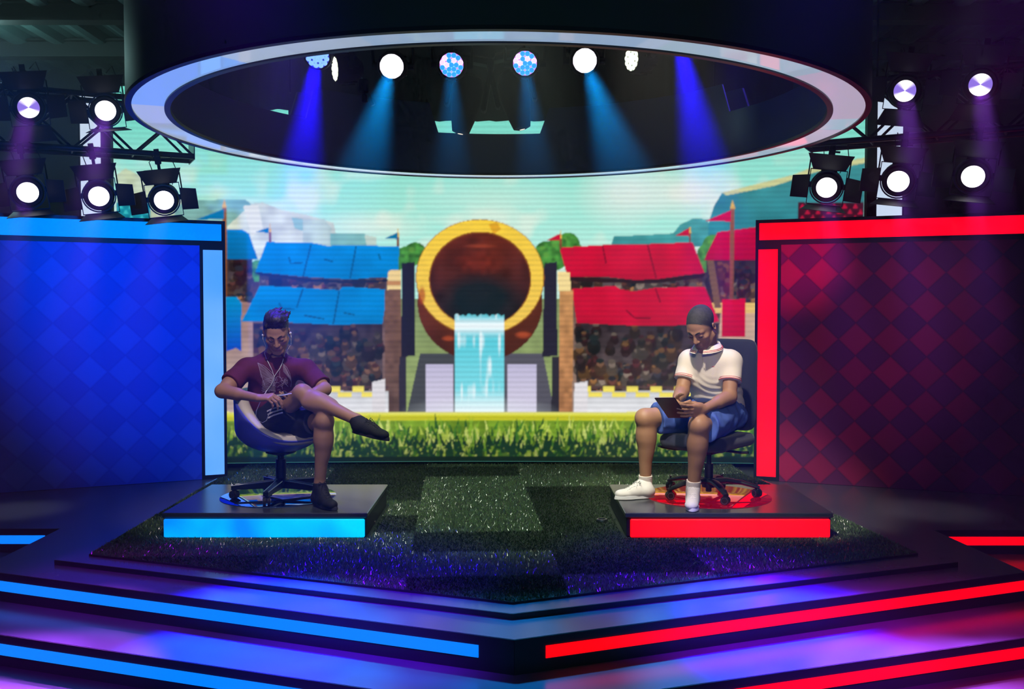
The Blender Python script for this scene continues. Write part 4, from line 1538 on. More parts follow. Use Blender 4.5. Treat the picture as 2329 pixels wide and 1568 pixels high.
V, F = backrest()
new_mesh('backrest', V, F, CLOTH, off_, smooth=True, auto=1.2)
b = MB().tube([(0, .05, .325), (0, .20, .33), (0, .268, .38), (0, .285, .50), (0, .285, .72)], .022, n=10, flat=1.6)
b.build('back_support', PLAST, off_, smooth=True)
b = MB().box((0, 0, .322), (.17, .22, .035), bev=.012); b.box((0, .02, .30), (.10, .14, .03), bev=.01)
b.build('tilt_mechanism', PLAST, off_)
MB().tube([(-.08, -.05, .315), (-.20, -.12, .312), (-.275, -.15, .322), (-.30, -.16, .332)], .009, n=8).build('lever', PLAST, off_, smooth=True)
MB().tube([(.08, .02, .315), (.22, .02, .312), (.28, .02, .318)], .009, n=8).build('lever', PLAST, off_, smooth=True)
b = MB().cyl((0, 0, .06), (0, 0, .22), .029, n=20); b.cyl((0, 0, .20), (0, 0, .30), .0165, n=18); b.cyl((0, 0, .03), (0, 0, .07), .02, n=18)
b.build('post', PLAST, off_, smooth=True, auto=.5)
off = -off_.rotation_euler[2]
MB().lathe([(.045, .06), (.05, .10), (.038, .125), (.0, .128)], n=24).build('hub', PLAST, off_, smooth=True)
for k in range(5):
    a = math.radians(206 + 72 * k) + off
    d = np.array([math.cos(a), math.sin(a), 0])
    pts = [d * .02 + [0, 0, .100], d * .12 + [0, 0, .108], d * .22 + [0, 0, .096], d * .30 + [0, 0, .074], d * .335 + [0, 0, .064]]
    MB().tube(pts, [.034, .031, .027, .022, .017], n=10, flat=.6).build('leg', PLAST, off_, smooth=True)
    caster(off_, d[0] * .318, d[1] * .318, a + 1.2 + k * 1.3, PLAST, r=.028, z0=0, stem=.07)
# ================================================================== people
def unit(v):
    v = np.asarray(v, float); return v / np.linalg.norm(v)


def lerp(a, b, t): return np.asarray(a) * (1 - t) + np.asarray(b) * t


def rodr(v, ax, a):
    ax = unit(ax)
    return v * math.cos(a) + np.cross(ax, v) * math.sin(a) + ax * (ax @ v) * (1 - math.cos(a))


def hand(S, w, d, n, sgn, curl=(.4, .5, .4), thumb=(.75, .45, .3), spread=.05, sc=1.0, tcurl=.35):
    """palm plus four fingers and a thumb; d = towards the fingers, n = out of the palm"""
    d = unit(d); n = unit(np.asarray(n) - d * np.dot(n, d)); s = np.cross(d, n) * sgn   # s = thumb side
    w = np.asarray(w, float)
    ks = [(.030, .086), (.010, .091), (-.011, .087), (-.030, .079)]
    for sx_, dx in ks:
        S.cap(w + s * sx_ * .55 * sc + d * .012 * sc, w + s * sx_ * sc + d * dx * sc, .0125 * sc, .0115 * sc, k=.016, flat=None)
    S.ell(w + d * .05 * sc + n * .004, (.030 * sc, .044 * sc, .013 * sc), R=np.stack([s, d, n], 1), k=.012)
    S.ell(w + d * .035 * sc + s * .024 * sc + n * .009, (.016 * sc, .028 * sc, .013 * sc), R=np.stack([s, d, n], 1), k=.014)
    seg = [(.043, .026, .021), (.047, .030, .022), (.043, .028, .021), (.034, .021, .018)]
    tips = []
    for f, ((sx_, dx), L) in enumerate(zip(ks, seg)):
        p = w + s * sx_ * sc + d * dx * sc
        a = (1.5 - f) * spread
        dd = unit(d * math.cos(a) + s * math.sin(a))
        ax = np.cross(dd, n)
        cur = 0
        r = .0092 * sc if f < 3 else .0080 * sc
        for q in range(3):
            cur += curl[q] * (1 + .10 * f - .1)
            v = dd * math.cos(cur) + n * math.sin(cur)
            p2 = p + v * L[q] * sc
            S.cap(p, p2, r, r * .93, k=.005)
            p = p2; r *= .93
        tips.append(p)
    p = w + d * .022 * sc + s * .024 * sc + n * .006
    v = unit(d * thumb[0] + s * thumb[1] + n * thumb[2])
    for q, L in enumerate((.042, .034, .026)):
        p2 = p + v * L * sc
        S.cap(p, p2, (.0130, .0110, .0098)[q] * sc, (.0112, .0100, .0085)[q] * sc, k=.008)
        p = p2
        v = unit(v + (d * .6 + n * .5 - s * .5) * tcurl)
    return tips


def head_prims(S, o, M, sc, neck_base, chub=1.0):
    L = lambda x, y, z: o + M @ (np.array([x, y, z]) * sc)
    S.ell(L(0, -.018, .042), np.array([.074, .094, .084]) * sc, R=M, k=.02)
    S.ell(L(0, .022, .02), np.array([.069, .068, .075]) * sc, R=M, k=.02)
    S.ell(L(0, .030, -.040), np.array([.056 * chub, .062, .066]) * sc, R=M, k=.03)
    for s_ in (-1, 1):
        S.cap(L(.056 * s_ * chub, -.005, -.055), L(.022 * s_, .070, -.096), .017 * sc, .016 * sc, k=.03)
        S.ell(L(.045 * s_, .062, -.018), np.array([.020, .018, .016]) * sc, R=M, k=.022)
    S.ell(L(0, .078, -.098), np.array([.020, .016, .016]) * sc, R=M, k=.018)
    S.cap(L(-.042, .070, .024), L(-.012, .086, .020), .011 * sc, .011 * sc, k=.014)
    S.cap(L(.042, .070, .024), L(.012, .086, .020), .011 * sc, .011 * sc, k=.014)
    for s_ in (-1, 1):
        S.ell(L(.031 * s_, .094, .004), np.array([.017, .014, .011]) * sc, R=M, k=.012, op='s')
        S.ell(L(.031 * s_, .077, .003), np.array([.0165, .0135, .0115]) * sc, R=M, k=.004)
    S.cap(L(0, .086, .014), L(0, .108, -.024), .0085 * sc, .0115 * sc, k=.012)
    S.ell(L(0, .110, -.030), np.array([.0115, .012, .010]) * sc, R=M, k=.006)
    for s_ in (-1, 1):
        S.ell(L(.0125 * s_, .098, -.033), np.array([.0085, .010, .0085]) * sc, R=M, k=.006)
    S.ell(L(0, .078, -.062), np.array([.030, .020, .022]) * sc, R=M, k=.012)
    S.cap(L(-.020, .088, -.062), L(0, .096, -.0585), .0045 * sc, .0062 * sc, k=.005)
    S.cap(L(.020, .088, -.062), L(0, .096, -.0585), .0045 * sc, .0062 * sc, k=.005)
    S.cap(L(-.016, .088, -.071), L(.016, .088, -.071), .0068 * sc, .0068 * sc, k=.005)
    for s_ in (-1, 1):
        Re = M @ rotz(-.35 * s_) @ rotx(-.15)
        S.ell(L(.077 * s_, -.012, -.006), np.array([.0085, .019, .031]) * sc, R=Re, k=.006)
        S.ell(L(.083 * s_, -.008, -.002), np.array([.006, .010, .016]) * sc, R=Re, k=.006, op='s')
    S.cap(L(0, -.040, -.045), neck_base, .050 * sc, .056 * sc, k=.03)
    return L


def head_colors(V, o, M, sc, skin, lip, stub=0.0, scalp=None):
    l = (V - o) @ M / sc
    c = np.tile(np.array(skin), (len(V), 1))
    d = np.sqrt((l[:, 0] / .024) ** 2 + ((l[:, 1] - .092) / .02) ** 2 + ((l[:, 2] + .0655) / .011) ** 2)
    a = np.clip(1.25 - d, 0, 1)[:, None]
    c = c * (1 - a) + np.array(lip) * a
    if stub:
        m = (l[:, 2] < -.042) & (l[:, 2] > -.14) & (l[:, 1] > -.03) & (np.abs(l[:, 0]) < .085)
        a = (m * stub)[:, None] * np.clip((-.042 - l[:, 2]) / .02, 0, 1)[:, None]
        a = a * (1 - np.clip(1.3 - d, 0, 1))[:, None]
        c = c * (1 - a) + c * np.array([.45, .45, .5]) * a
    if scalp is not None:      # cropped hair showing through at the hairline
        n1 = np.array([0, .8, -.62]); n1 = n1 / np.linalg.norm(n1)
        d1 = (l - np.array([0, .050, .056])) @ n1
        d2 = -(l[:, 2] + .040)
        f = np.clip(-np.maximum(d1, d2) / .012 + .6, 0, 1)
        f = f * (np.abs(l[:, 2]) < .2) * (np.linalg.norm(l, axis=1) < .17) * (np.abs(l[:, 0]) < .0785)
        c = c * (1 - f[:, None]) + np.array(scalp) * f[:, None]
    return c


def head_extras(root, o, M, sc, browc):
    L = lambda x, y, z: o + M @ (np.array([x, y, z]) * sc)
    mb_ = mat('brow_' + str(browc), s2l(browc), rough=.8)
    for s_ in (-1, 1):
        b = MB().tube([L(.010 * s_, .097, .021), L(.024 * s_, .092, .028), L(.038 * s_, .080, .028), L(.048 * s_, .068, .023)], [.0035, .0048, .0042, .002], n=8)
        b.build('eyebrow', mb_, root, smooth=True, world=True)
        b = MB().tube([L(.016 * s_, .087, -.0045), L(.026 * s_, .0905, -.0075), L(.036 * s_, .088, -.0075), L(.046 * s_, .079, -.003)], [.0012, .002, .002, .0012], n=6)
        b.build('eyelashes', mb_, root, smooth=True, world=True)
        R = M
        e = MB().lathe([(.0, -.0125), (.006, -.011), (.0105, -.0065), (.0125, 0), (.0105, .0065), (.006, .011), (0, .0125)], n=16, o=L(.031 * s_, .0775, .001), R=R @ rotx(-PI / 2))
        e.build('eye', mat('eye_white', s2l((205, 195, 190)), rough=.25), root, smooth=True, world=True)


def shoe(name, root, heel, toe, up, m_up, m_sole, label=None, ln_pad=.0, lace=None, width=.043, high=.085, ankle=None, lace_m=None):
    """foot-shaped shoe on its sole, from heel to toe"""
    heel, toe = np.array(heel, float), np.array(toe, float)
    d = unit(toe - heel); L = np.linalg.norm(toe - heel)
    up = unit(np.array(up) - d * np.dot(up, d)); sd = np.cross(d, up)
    R = np.stack([sd, d, up], 1)
    f = lambda a, b, c: heel + sd * a + d * b * L + up * c
    ext = np.array([heel, toe, heel + up * .15, toe + up * .1])
    S = SDF(ext.min(0) - .09, ext.max(0) + .09, .0045)
    S.ell(f(0, .16, .035), (.034, .050, .036), R=R, k=.02)
    S.cap(f(0, .18, .046), f(0, .45, .040), .036, .036, k=.03)
    S.cap(f(.004, .45, .036), f(.006, .885, .028), .037, .027, k=.03, flat=None)
    S.ell(f(.006, .76, .028), (width, .055, .026), R=R, k=.02)
    S.cap(f(0, .20, .05), (f(0, .22, high + .01) if ankle is None else ankle), .040, .042, k=.03)
    if ankle is not None: S.cap(f(0, .56, .040), lerp(f(0, .56, .040), ankle, .72), .036, .040, k=.02)
    S.cut(heel, -up)
    V, Q = S.verts(1)
    o = new_mesh('shoe' if name is None else name, V, Q, m_up, root, smooth=True, world=True)
    if label: o['label'] = label
    # sole
    n = 26
    out = []
    for i in range(n):
        a = 2 * PI * i / n
        y = .5 + .515 * math.cos(a)
        wv = .034 + .012 * math.exp(-((y - .74) / .22) ** 2) + .003 * math.exp(-((y - .1) / .2) ** 2)
        x = wv * math.copysign(abs(math.sin(a)) ** .8, math.sin(a)) * (1 if .02 < y < .99 else .8)
        out.append((x, y))
    V, F = [], []
    for z in (-.002, .008, .020):
        k = 1.0 if z < .015 else .97
        V += [f(x * k, .5 + (y - .5) * k, z) for x, y in out]
    for l_ in range(2):
        for i in range(n):
            j = (i + 1) % n
            F.append((l_ * n + i, l_ * n + j, (l_ + 1) * n + j, (l_ + 1) * n + i))
    F.append(tuple(range(n - 1, -1, -1))); F.append(tuple(range(2 * n, 3 * n)))
    new_mesh('sole', V, F, m_sole, o, smooth=True, world=False, auto=.6)
    o2 = COL.objects[-1]
    me = o.children[0].data if False else None
    if lace_m is not None:
        b = MB()
        tree = BVHTree.FromPolygons([tuple(v) for v in S_last(V=None, mesh=o, loc=root.location)], [tuple(p.vertices) for p in o.data.polygons])
        def onto(a, b_):
            p0 = f(a, b_, .2)
            h = tree.ray_cast(Vector(p0), Vector(-up), .4)
            return np.array(h[0]) + up * .002 if h[0] is not None else f(a, b_, .07)
        for k in range(5):
            y0 = .40 + .065 * k
            for s_ in (-1, 1):
                b.tube([onto(-.021 * s_, y0), onto(0, y0 + .02), onto(.021 * s_, y0 + .045)], .0024, n=6)
        for s_ in (-1, 1):
            c = onto(0, .40)
            b.tube([c, c + sd * s_ * .02 + up * .014 - d * .004, c + sd * s_ * .036 + up * .004, c + sd * s_ * .018 - d * .0, c], .0024, n=6)
            b.tube([c, c + sd * s_ * .012 + d * .018 + up * .006, onto(s_ * .03, .50) + sd * s_ * .004], .002, n=6)
        b.build('laces', lace_m, o, smooth=True, world=False)
    return o


def S_last(V, mesh, loc):
    return [np.array(v.co) + np.array(loc) for v in mesh.data.vertices]


def fix_sub(o, root):
    """sub-parts were built in world space: bring them into the space of the thing"""
    for c in kids(o):
        v = np.empty(len(c.data.vertices) * 3, np.float32)
        c.data.vertices.foreach_get('co', v)
        v = v.reshape(-1, 3) - np.array(root.location, dtype=np.float32)
        c.data.vertices.foreach_set('co', v.ravel()); c.data.update()


def tree_of(o, root):
    return BVHTree.FromPolygons([tuple(np.array(v.co) + np.array(root.location)) for v in o.data.vertices], [tuple(p.vertices) for p in o.data.polygons])


EYE = np.array([0, 0, CAMZ])
def on_surface(tree, px, py, lift=.003):
    """point on a garment where the photo shows a printed or sewn mark"""
    d = ray(px, py); d = d / np.linalg.norm(d)
    h = tree.ray_cast(Vector(EYE), Vector(d), 20)
    if h[0] is None: return None
    nn = np.array(h[1]); nn = nn if nn @ d < 0 else -nn
    return np.array(h[0]) + nn * lift


def project_tube(tree, pts, r, lift=.002, n=6, sub=4):
    out = []
    for (a, b_) in zip(pts[:-1], pts[1:]):
        for k in range(sub):
            t = k / sub
            out.append((a[0] + (b_[0] - a[0]) * t, a[1] + (b_[1] - a[1]) * t))
    out.append(pts[-1])
    q = [on_surface(tree, x, y, lift) for x, y in out]
    q = [p for p in q if p is not None]
    res = [q[0]] if q else []
    for p in q[1:]:
        if .0008 < np.linalg.norm(p - res[-1]) < .08: res.append(p)
    return res


def folds(seed, amp, sc=(9, 9, 22), f2=.5):
    def fn(X, Y, Z):
        return amp * (vnoise(X * sc[0], Y * sc[1], Z * sc[2], 1.0, seed) * 2 + f2 * vnoise(X * sc[0] * 2.3, Y * sc[1] * 2.3, Z * sc[2] * 2.3, 1.0, seed + 1) * 2)
    return fn

SKIN_A = s2l((176, 132, 106)); SKIN_B = s2l((166, 122, 92))
m_skin = mat('skin', (.5, .3, .2), rough=.5, spec=.4, attr=True, bump=.03, bscale=260)
m_skin.node_tree.nodes['Principled BSDF'].inputs['Subsurface Weight'].default_value = 0.0

# ------------------------------------------------------------------ the man on the left
def man_left():
    root = empty('person', (-1.56, 6.50, PODZ))
    tag(root, 'young man in a maroon t-shirt sitting cross-legged and looking down at a phone', 'person')
    hR, hL = P(596, 968, 6.50), P(646, 972, 6.58)
    pel, wst, chs, nkb = P(620, 962, 6.57), P(617, 905, 6.57), P(620, 852, 6.51), P(627, 806, 6.44)
    shR, shL = P(558, 842, 6.40), P(699, 843, 6.52)
    elR, wrR = P(505, 890, 6.20), P(586, 906, 6.06)
    elL, wrL = P(738, 886, 6.42), P(698, 903, 6.27)
    knR, anR = P(688, 896, 6.20), P(812, 956, 6.00)
    knL, anL = P(738, 958, 6.14), P(727, 1100, 6.20)
    yaw = math.radians(24)
    Rt = rotz(yaw) @ np.diag([1, -1, 1.0])           # columns: his left, forward, up
    Rt = np.stack([np.array([math.cos(yaw), math.sin(yaw), 0]), np.array([math.sin(yaw), -math.cos(yaw), 0]), np.array([0, 0, 1.0])], 1)
    ho = P(629, 757, 6.34); hy = math.radians(12); hp = math.radians(33)
    fw = np.array([math.sin(hy) * math.cos(hp), -math.cos(hy) * math.cos(hp), -math.sin(hp)])
    lf = -np.array([math.cos(hy), math.sin(hy), 0.0])      # his right
    lf = rodr(lf, fw, math.radians(5))
    M = np.stack([lf, fw, np.cross(lf, fw)], 1)
    hs = 1.05
    S = SDF((-2.08, 5.72, .15), (-.72, 6.86, 1.50), .0045)
    # torso
    S.ell(pel, (.165, .125, .12), R=Rt, k=.03)
    S.cap(pel, wst, .125, .118, k=.05, flat=(Rt[:, 1], .85)); S.cap(wst, chs, .118, .135, k=.05, flat=(Rt[:, 1], .82))
    S.cap(lerp(shR, nkb, .12), lerp(shL, nkb, .12), .062, .062, k=.06); S.cap(chs, nkb, .10, .055, k=.06)
    # arms
    for sh, el, wr in ((shR, elR, wrR), (shL, elL, wrL)):
        S.cap(sh, el, .052, .041, k=.03); S.cap(lerp(sh, el, .3), lerp(sh, el, .7), .048, .046, k=.03)
        S.cap(el, wr, .040, .026, k=.02); S.cap(el, lerp(el, wr, .45), .040, .038, k=.02)
    # legs
    for h, kn, an in ((hR, knR, anR), (hL, knL, anL)):
        S.cap(h, kn, .086, .055, k=.04)
        S.cap(kn, lerp(kn, an, .30), .050, .051, k=.04); S.cap(lerp(kn, an, .25), an, .051, .034, k=.04)
    # kneecaps and calves
    S.ell(knR + np.array([-.002, -.022, .016]), .030, k=.05); S.ell(knL + np.array([.0, -.024, .008]), .030, k=.05)
    S.ell(lerp(knL, anL, .30) + np.array([.006, .02, 0]), (.042, .044, .12), k=.05)
    S.ell(lerp(knR, anR, .32) + np.array([-.0, .0, -.014]), (.11, .046, .042), k=.05)
    # feet inside the shoes
    S.cap(anL, np.array([anL[0] + .03, 6.15, PODZ + .036]), .033, .024, k=.02)
    tR = lerp(P(803, 983, 6.00), P(884, 1003, 5.85), .62) + unit(np.array([.42, -.22, .88])) * .042
    S.cap(anR, tR, .033, .024, k=.03)
    # hands
    hand(S, wrR, (.93, -.22, .10), (.15, .35, -.92), 1, curl=(.75, .55, .35), thumb=(.75, .55, .35), spread=.05, sc=1.04)
    hand(S, wrL, (-.90, -.10, -.16), (-.1, .25, .95), -1, curl=(.4, .4, .3), thumb=(.85, .4, .1), sc=1.0)
    head_prims(S, ho, M, hs, nkb)
    V, Q = S.verts(1)
    Cc = head_colors(V, ho, M, hs, SKIN_A, s2l((160, 92, 84)), .15)
    new_mesh('body', V, Q, m_skin, root, smooth=True, world=True, cols=Cc)
    head_extras(root, ho, M, hs, (44, 34, 32))
    # t-shirt
    S = SDF((-2.05, 6.00, .55), (-1.00, 6.86, 1.32), .006)
    S.cap(pel + Rt[:, 2] * .0, wst, .160, .148, k=.05, flat=(Rt[:, 1], .86)); S.cap(wst, chs, .148, .158, k=.05, flat=(Rt[:, 1], .82))
    S.cap(lerp(shR, nkb, .10), lerp(shL, nkb, .10), .072, .072, k=.06); S.cap(chs, nkb, .12, .064, k=.06)
    S.ell(wst + np.array([.02, -.05, -.05]), (.12, .10, .09), R=Rt, k=.06)
    for sh, el in ((shR, elR), (shL, elL)):
        d = unit(el - sh); e = sh + d * .165
        S.cap(sh, sh + d * .24, .068, .074, k=.035, cuts=[(e, d)])
    S.warp(folds(4, .0045, (11, 11, 9)))
    S.ell(nkb + np.array([0, -.014, .052]), (.074, .080, .052), k=.004, op='s')
    S.cut(pel + np.array([0, 0, -.035]), (0, .25, -1))
    nd = unit(np.array([.0, -.35, .94]))
    V, Q = S.verts(1)
    msh = mat('maroon_jersey', s2l((96, 30, 58)), rough=.85, bump=.08, bscale=220, var=.08, vscale=30)
    shirt = new_mesh('t_shirt', V, Q, msh, root, smooth=True, world=True)
    # neckband
    tr = tree_of(shirt, root)
    nb = []
    for k in range(36):
        a = 2 * PI * k / 36
        q = nkb + np.array([.069 * math.cos(a), -.014 + .075 * math.sin(a), .14])
        h = tr.ray_cast(Vector(q), Vector((0, 0, -1)), .3)
        nb.append(np.array(h[0]) + np.array([0, 0, .001]) if h[0] is not None else q - np.array([0, 0, .13]))
    zsm = [p[2] for p in nb]
    for _ in range(4): zsm = [(zsm[i - 1] + 2 * zsm[i] + zsm[(i + 1) % 36]) / 4 for i in range(36)]
    nb = [np.array([p[0], p[1], z]) for p, z in zip(nb, zsm)]
    nb.append(nb[0])
    MB().tube(nb, .0055, n=8).build('neckband', mat('maroon_rib', s2l((88, 27, 54)), rough=.9), root, smooth=True, world=True)
    # pale sketch printed on the chest: two feathered wing shapes and a lined body
    b = MB(); pr_ = random.Random(3)
    ink = mat('pale_print', s2l((190, 168, 186)), rough=.85)
    def pl(pts, r=.0011):
        q = project_tube(tr, pts, r, .0015)
        if len(q) > 1: b.tube(q, r, n=5)
    for k in range(12):
        t = k / 11
        pl([(587 + 6 * t, 827 + 30 * t), (603 + 4 * t, 838 + 27 * t), (618 + 2 * t, 853 + 22 * t + pr_.uniform(-1, 1)), (624, 862 + 18 * t)], .0009 + .0005 * (k % 3 == 0))
    pl([(586, 826), (590, 838), (594, 852), (598, 864), (602, 876)], .0015); pl([(586, 826), (600, 832), (612, 842), (622, 852)], .0014)
    for k in range(9):
        t = k / 8
        pl([(643 + 1 * t, 827 + 18 * t), (650 + 2 * t, 838 + 16 * t), (656 + 3 * t, 850 + 12 * t), (661, 860 + 8 * t)], .0010)
    pl([(642, 826), (652, 836), (659, 850), (663, 866), (661, 880)], .0015); pl([(642, 828), (636, 842), (636, 856), (644, 868), (655, 880)], .0014)
    for k in range(16):
        t = k / 15
        pl([(596 + pr_.uniform(-2, 2), 866 + 26 * t), (606, 862 + 28 * t), (616, 860 + 30 * t + pr_.uniform(-2, 2)), (626, 858 + 32 * t)], .0009)
    for k in range(18):
        u, v = pr_.uniform(612, 650), pr_.uniform(862, 898)
        a = pr_.uniform(0, 6.28); r = pr_.uniform(3, 8)
        pl([(u + r * math.cos(a + s * .8), v + r * math.sin(a + s * .8)) for s in range(5)], .0010)
    for k in range(6):
        u = 646 + pr_.uniform(-3, 8); v = 866 + pr_.uniform(-3, 6)
        pl([(u + 4 * math.cos(s), v + 4 * math.sin(s)) for s in range(6)], .0011)
    b.build('chest_print', ink, root, world=True)
    # shorts
    S = SDF((-1.95, 5.95, .50), (-1.0, 6.86, 1.10), .006)
    S.ell(pel + np.array([0, 0, -.02]), (.185, .150, .13), R=Rt, k=.03)
    S.cut(pel + np.array([0, 0, .06]), (0, 0, 1))
    for h, kn, f, r1 in ((hR, knR, .66, .082), (hL, knL, .80, .084)):
        d = unit(kn - h); e = lerp(h, kn, f)
        S.cap(h, lerp(h, kn, 1.05), .108, r1, k=.05, cuts=[(e, d)])
    hem = lerp(hR, knR, .62)
    S.cap(lerp(hR, knR, .3) + np.array([0, 0, -.03]), lerp(hR, knR, .62) + np.array([.0, .0, -.05]), .09, .075, k=.04, cuts=[(lerp(hR, knR, .66), unit(knR - hR))])
    S.warp(folds(9, .005, (9, 9, 12)))
    V, Q = S.verts(1)
    msh2 = mat('navy_shorts', s2l((26, 30, 52)), rough=.8, bump=.1, bscale=150)
    sho = new_mesh('shorts', V, Q, msh2, root, smooth=True, world=True)
    tr2 = tree_of(sho, root)
    b = MB()
    for k in range(3):
        q = project_tube(tr2, [(608 + k * 1.3, 936 + 7.5 * k), (620 + k, 930 + 7.5 * k), (634 + k, 926 + 7.2 * k), (641 + k, 925 + 7 * k)], .004, .001)
        if len(q) > 1: b.tube(q, .0055, n=8, flat=.5, up=(0, -1, .4))
    if b.V: b.build('white_stripes', mat('white_stripe', s2l((222, 218, 222)), rough=.7), root, smooth=True, world=True)
    # dark trainers
    blk = mat('black_knit_shoe', s2l((22, 22, 32)), rough=.75, bump=.2, bscale=180); sol = mat('dark_sole', s2l((44, 42, 52)), rough=.6)
    lm = mat('dark_lace', s2l((52, 50, 58)), rough=.8)
    fl = anL.copy()
    o = shoe('shoe', root, (fl[0] - .045, 6.245, PODZ + .003), (fl[0] + .135, 6.035, PODZ + .003), (0, 0, 1), blk, sol, high=.10, ankle=fl + np.array([0, 0, -.012]), lace_m=lm)
    fix_sub(o, root)
    hl, te = P(803, 983, 6.00), P(884, 1003, 5.85)
    d = unit(te - hl); sole_up = unit(np.array([.42, -.22, .88]))
    o = shoe('shoe', root, hl, te, sole_up, blk, sol, high=.10, ankle=anR - d * .01, lace_m=lm)
    fix_sub(o, root)
    # hair: short sides, long swept top
    L = lambda x, y, z: ho + M @ (np.array([x, y, z]) * hs)
    S = SDF(ho - .19, ho + .21, .0042)
    cut1 = (L(0, .052, .055), M @ unit(np.array([0, 1.0, -.75])))
    S.ell(L(0, -.020, .044), np.array([.079, .099, .088]) * hs, R=M, k=.01, cuts=[(L(0, .02, .0), M @ unit(np.array([0, .72, -.9]))), (L(0, 0, -.055), M @ np.array([0, 0, -1.0]))])
    hr = random.Random(8)
    S.ell(L(0, -.004, .112), np.array([.062, .074, .034]) * hs, R=M, k=.02)
    S.ell(L(-.012, .044, .122), np.array([.048, .034, .030]) * hs, R=M, k=.02)
    for k in range(90):
        x = hr.uniform(-.066, .062); y0 = hr.uniform(-.05, .068)
        zt = .128 - 7.0 * x * x - 2.2 * y0 * y0
        a = L(x + .004, y0, zt - .012)
        mid = L(x - .010, y0 - .012, zt + .006 + hr.uniform(0, .006))
        e = L(x - .030, y0 - .036, zt + .002 + hr.uniform(-.004, .012))
        S.cap(a, mid, .0085, .0075, k=.006); S.cap(mid, e, .0075, .0035, k=.006)
    S.warp(lambda X, Y, Z: .0022 * vnoise(X * 90, Y * 40, Z * 40, 1.0, 17) * 2)
    V, Q = S.verts(0)
    new_mesh('hair', V, Q, mat('dark_hair', s2l((40, 31, 33)), rough=.42, spec=.5, bump=.4, bscale=140), root, smooth=True, world=True)
    return root, dict(tr=tr, L=L, ho=ho, wrR=wrR, wrL=wrL, tr2=tr2)

pl_root, PLD = man_left()

# phone held between his hands
ph = empty('smartphone', tuple(P(636, 899, 6.14)), (math.radians(-6), math.radians(-4), math.radians(62)))
tag(ph, 'slim smartphone in the hands of the man in maroon', 'phone')
MB().box((0, 0, 0), (.072, .145, .007), bev=.003).build('case', mat('white_phone', s2l((225, 225, 235)), rough=.3), ph)
MB().box((0, 0, .0038), (.066, .132, .0008)).build('phone_screen', mat('phone_glass', s2l((10, 12, 18)), rough=.1, emit=s2l((120, 130, 170)), estr=.25), ph)

# white earphones: cords from both ears joining on the chest and hanging to the phone
ear = empty('earphones', tuple(PLD['L'](-.08, .0, -.01)))
tag(ear, 'white earphones with a thin cord hanging over the maroon t-shirt', 'earphones')
Lh = PLD['L']
for s_ in (-1, 1):
    e = Lh(.084 * s_, .002, -.010)
    b = MB().lathe([(0, -.008), (.006, -.007), (.0085, -.002), (.008, .004), (.004, .007), (0, .007)], n=14, o=e, R=frame(Lh(s_, 0, 0) - Lh(0, 0, 0)) @ rotx(-PI / 2))
    b.cyl(e, e + (Lh(.003 * s_, .008, -.026) - Lh(0, 0, 0)), .0032, n=8)
    b.build('earbud', mat('white_plastic', s2l((238, 238, 242)), rough=.35), ear, smooth=True, world=True)
c1 = [Lh(.086, .010, -.036), Lh(.074, .030, -.075)] 
trs = PLD['tr']
def sp(pts): return [p for p in (on_surface(trs, x, y, .0085) for x, y in pts) if p is not None]
left = c1 + sp([(604, 806), (607, 818), (613, 830), (619, 842), (622, 852), (623, 856)])
right = [Lh(-.086, .012, -.036), Lh(-.080, .03, -.08)] + sp([(646, 806), (643, 816), (641, 826), (636, 838), (629, 848), (624, 856)])
down = sp([(624, 856), (622, 864), (617, 874), (611, 882), (607, 888)])
b = MB()
for q in (left, right, down):
    if len(q) > 2: b.tube(q, .0021, n=6)
loop = [P(589, 921, 6.05), P(583, 935, 6.06), P(582, 946, 6.08), P(587, 957, 6.10), P(597, 962, 6.12), P(606, 957, 6.13), P(611, 944, 6.14), P(618, 930, 6.14), P(628, 914, 6.13), P(638, 905, 6.12)]
b.tube([P(607, 888, 6.10), P(600, 900, 6.06), P(592, 914, 6.045)] + loop, .0021, n=6)
b.build('cord', MATS['white_plastic'], ear, smooth=True, world=True)
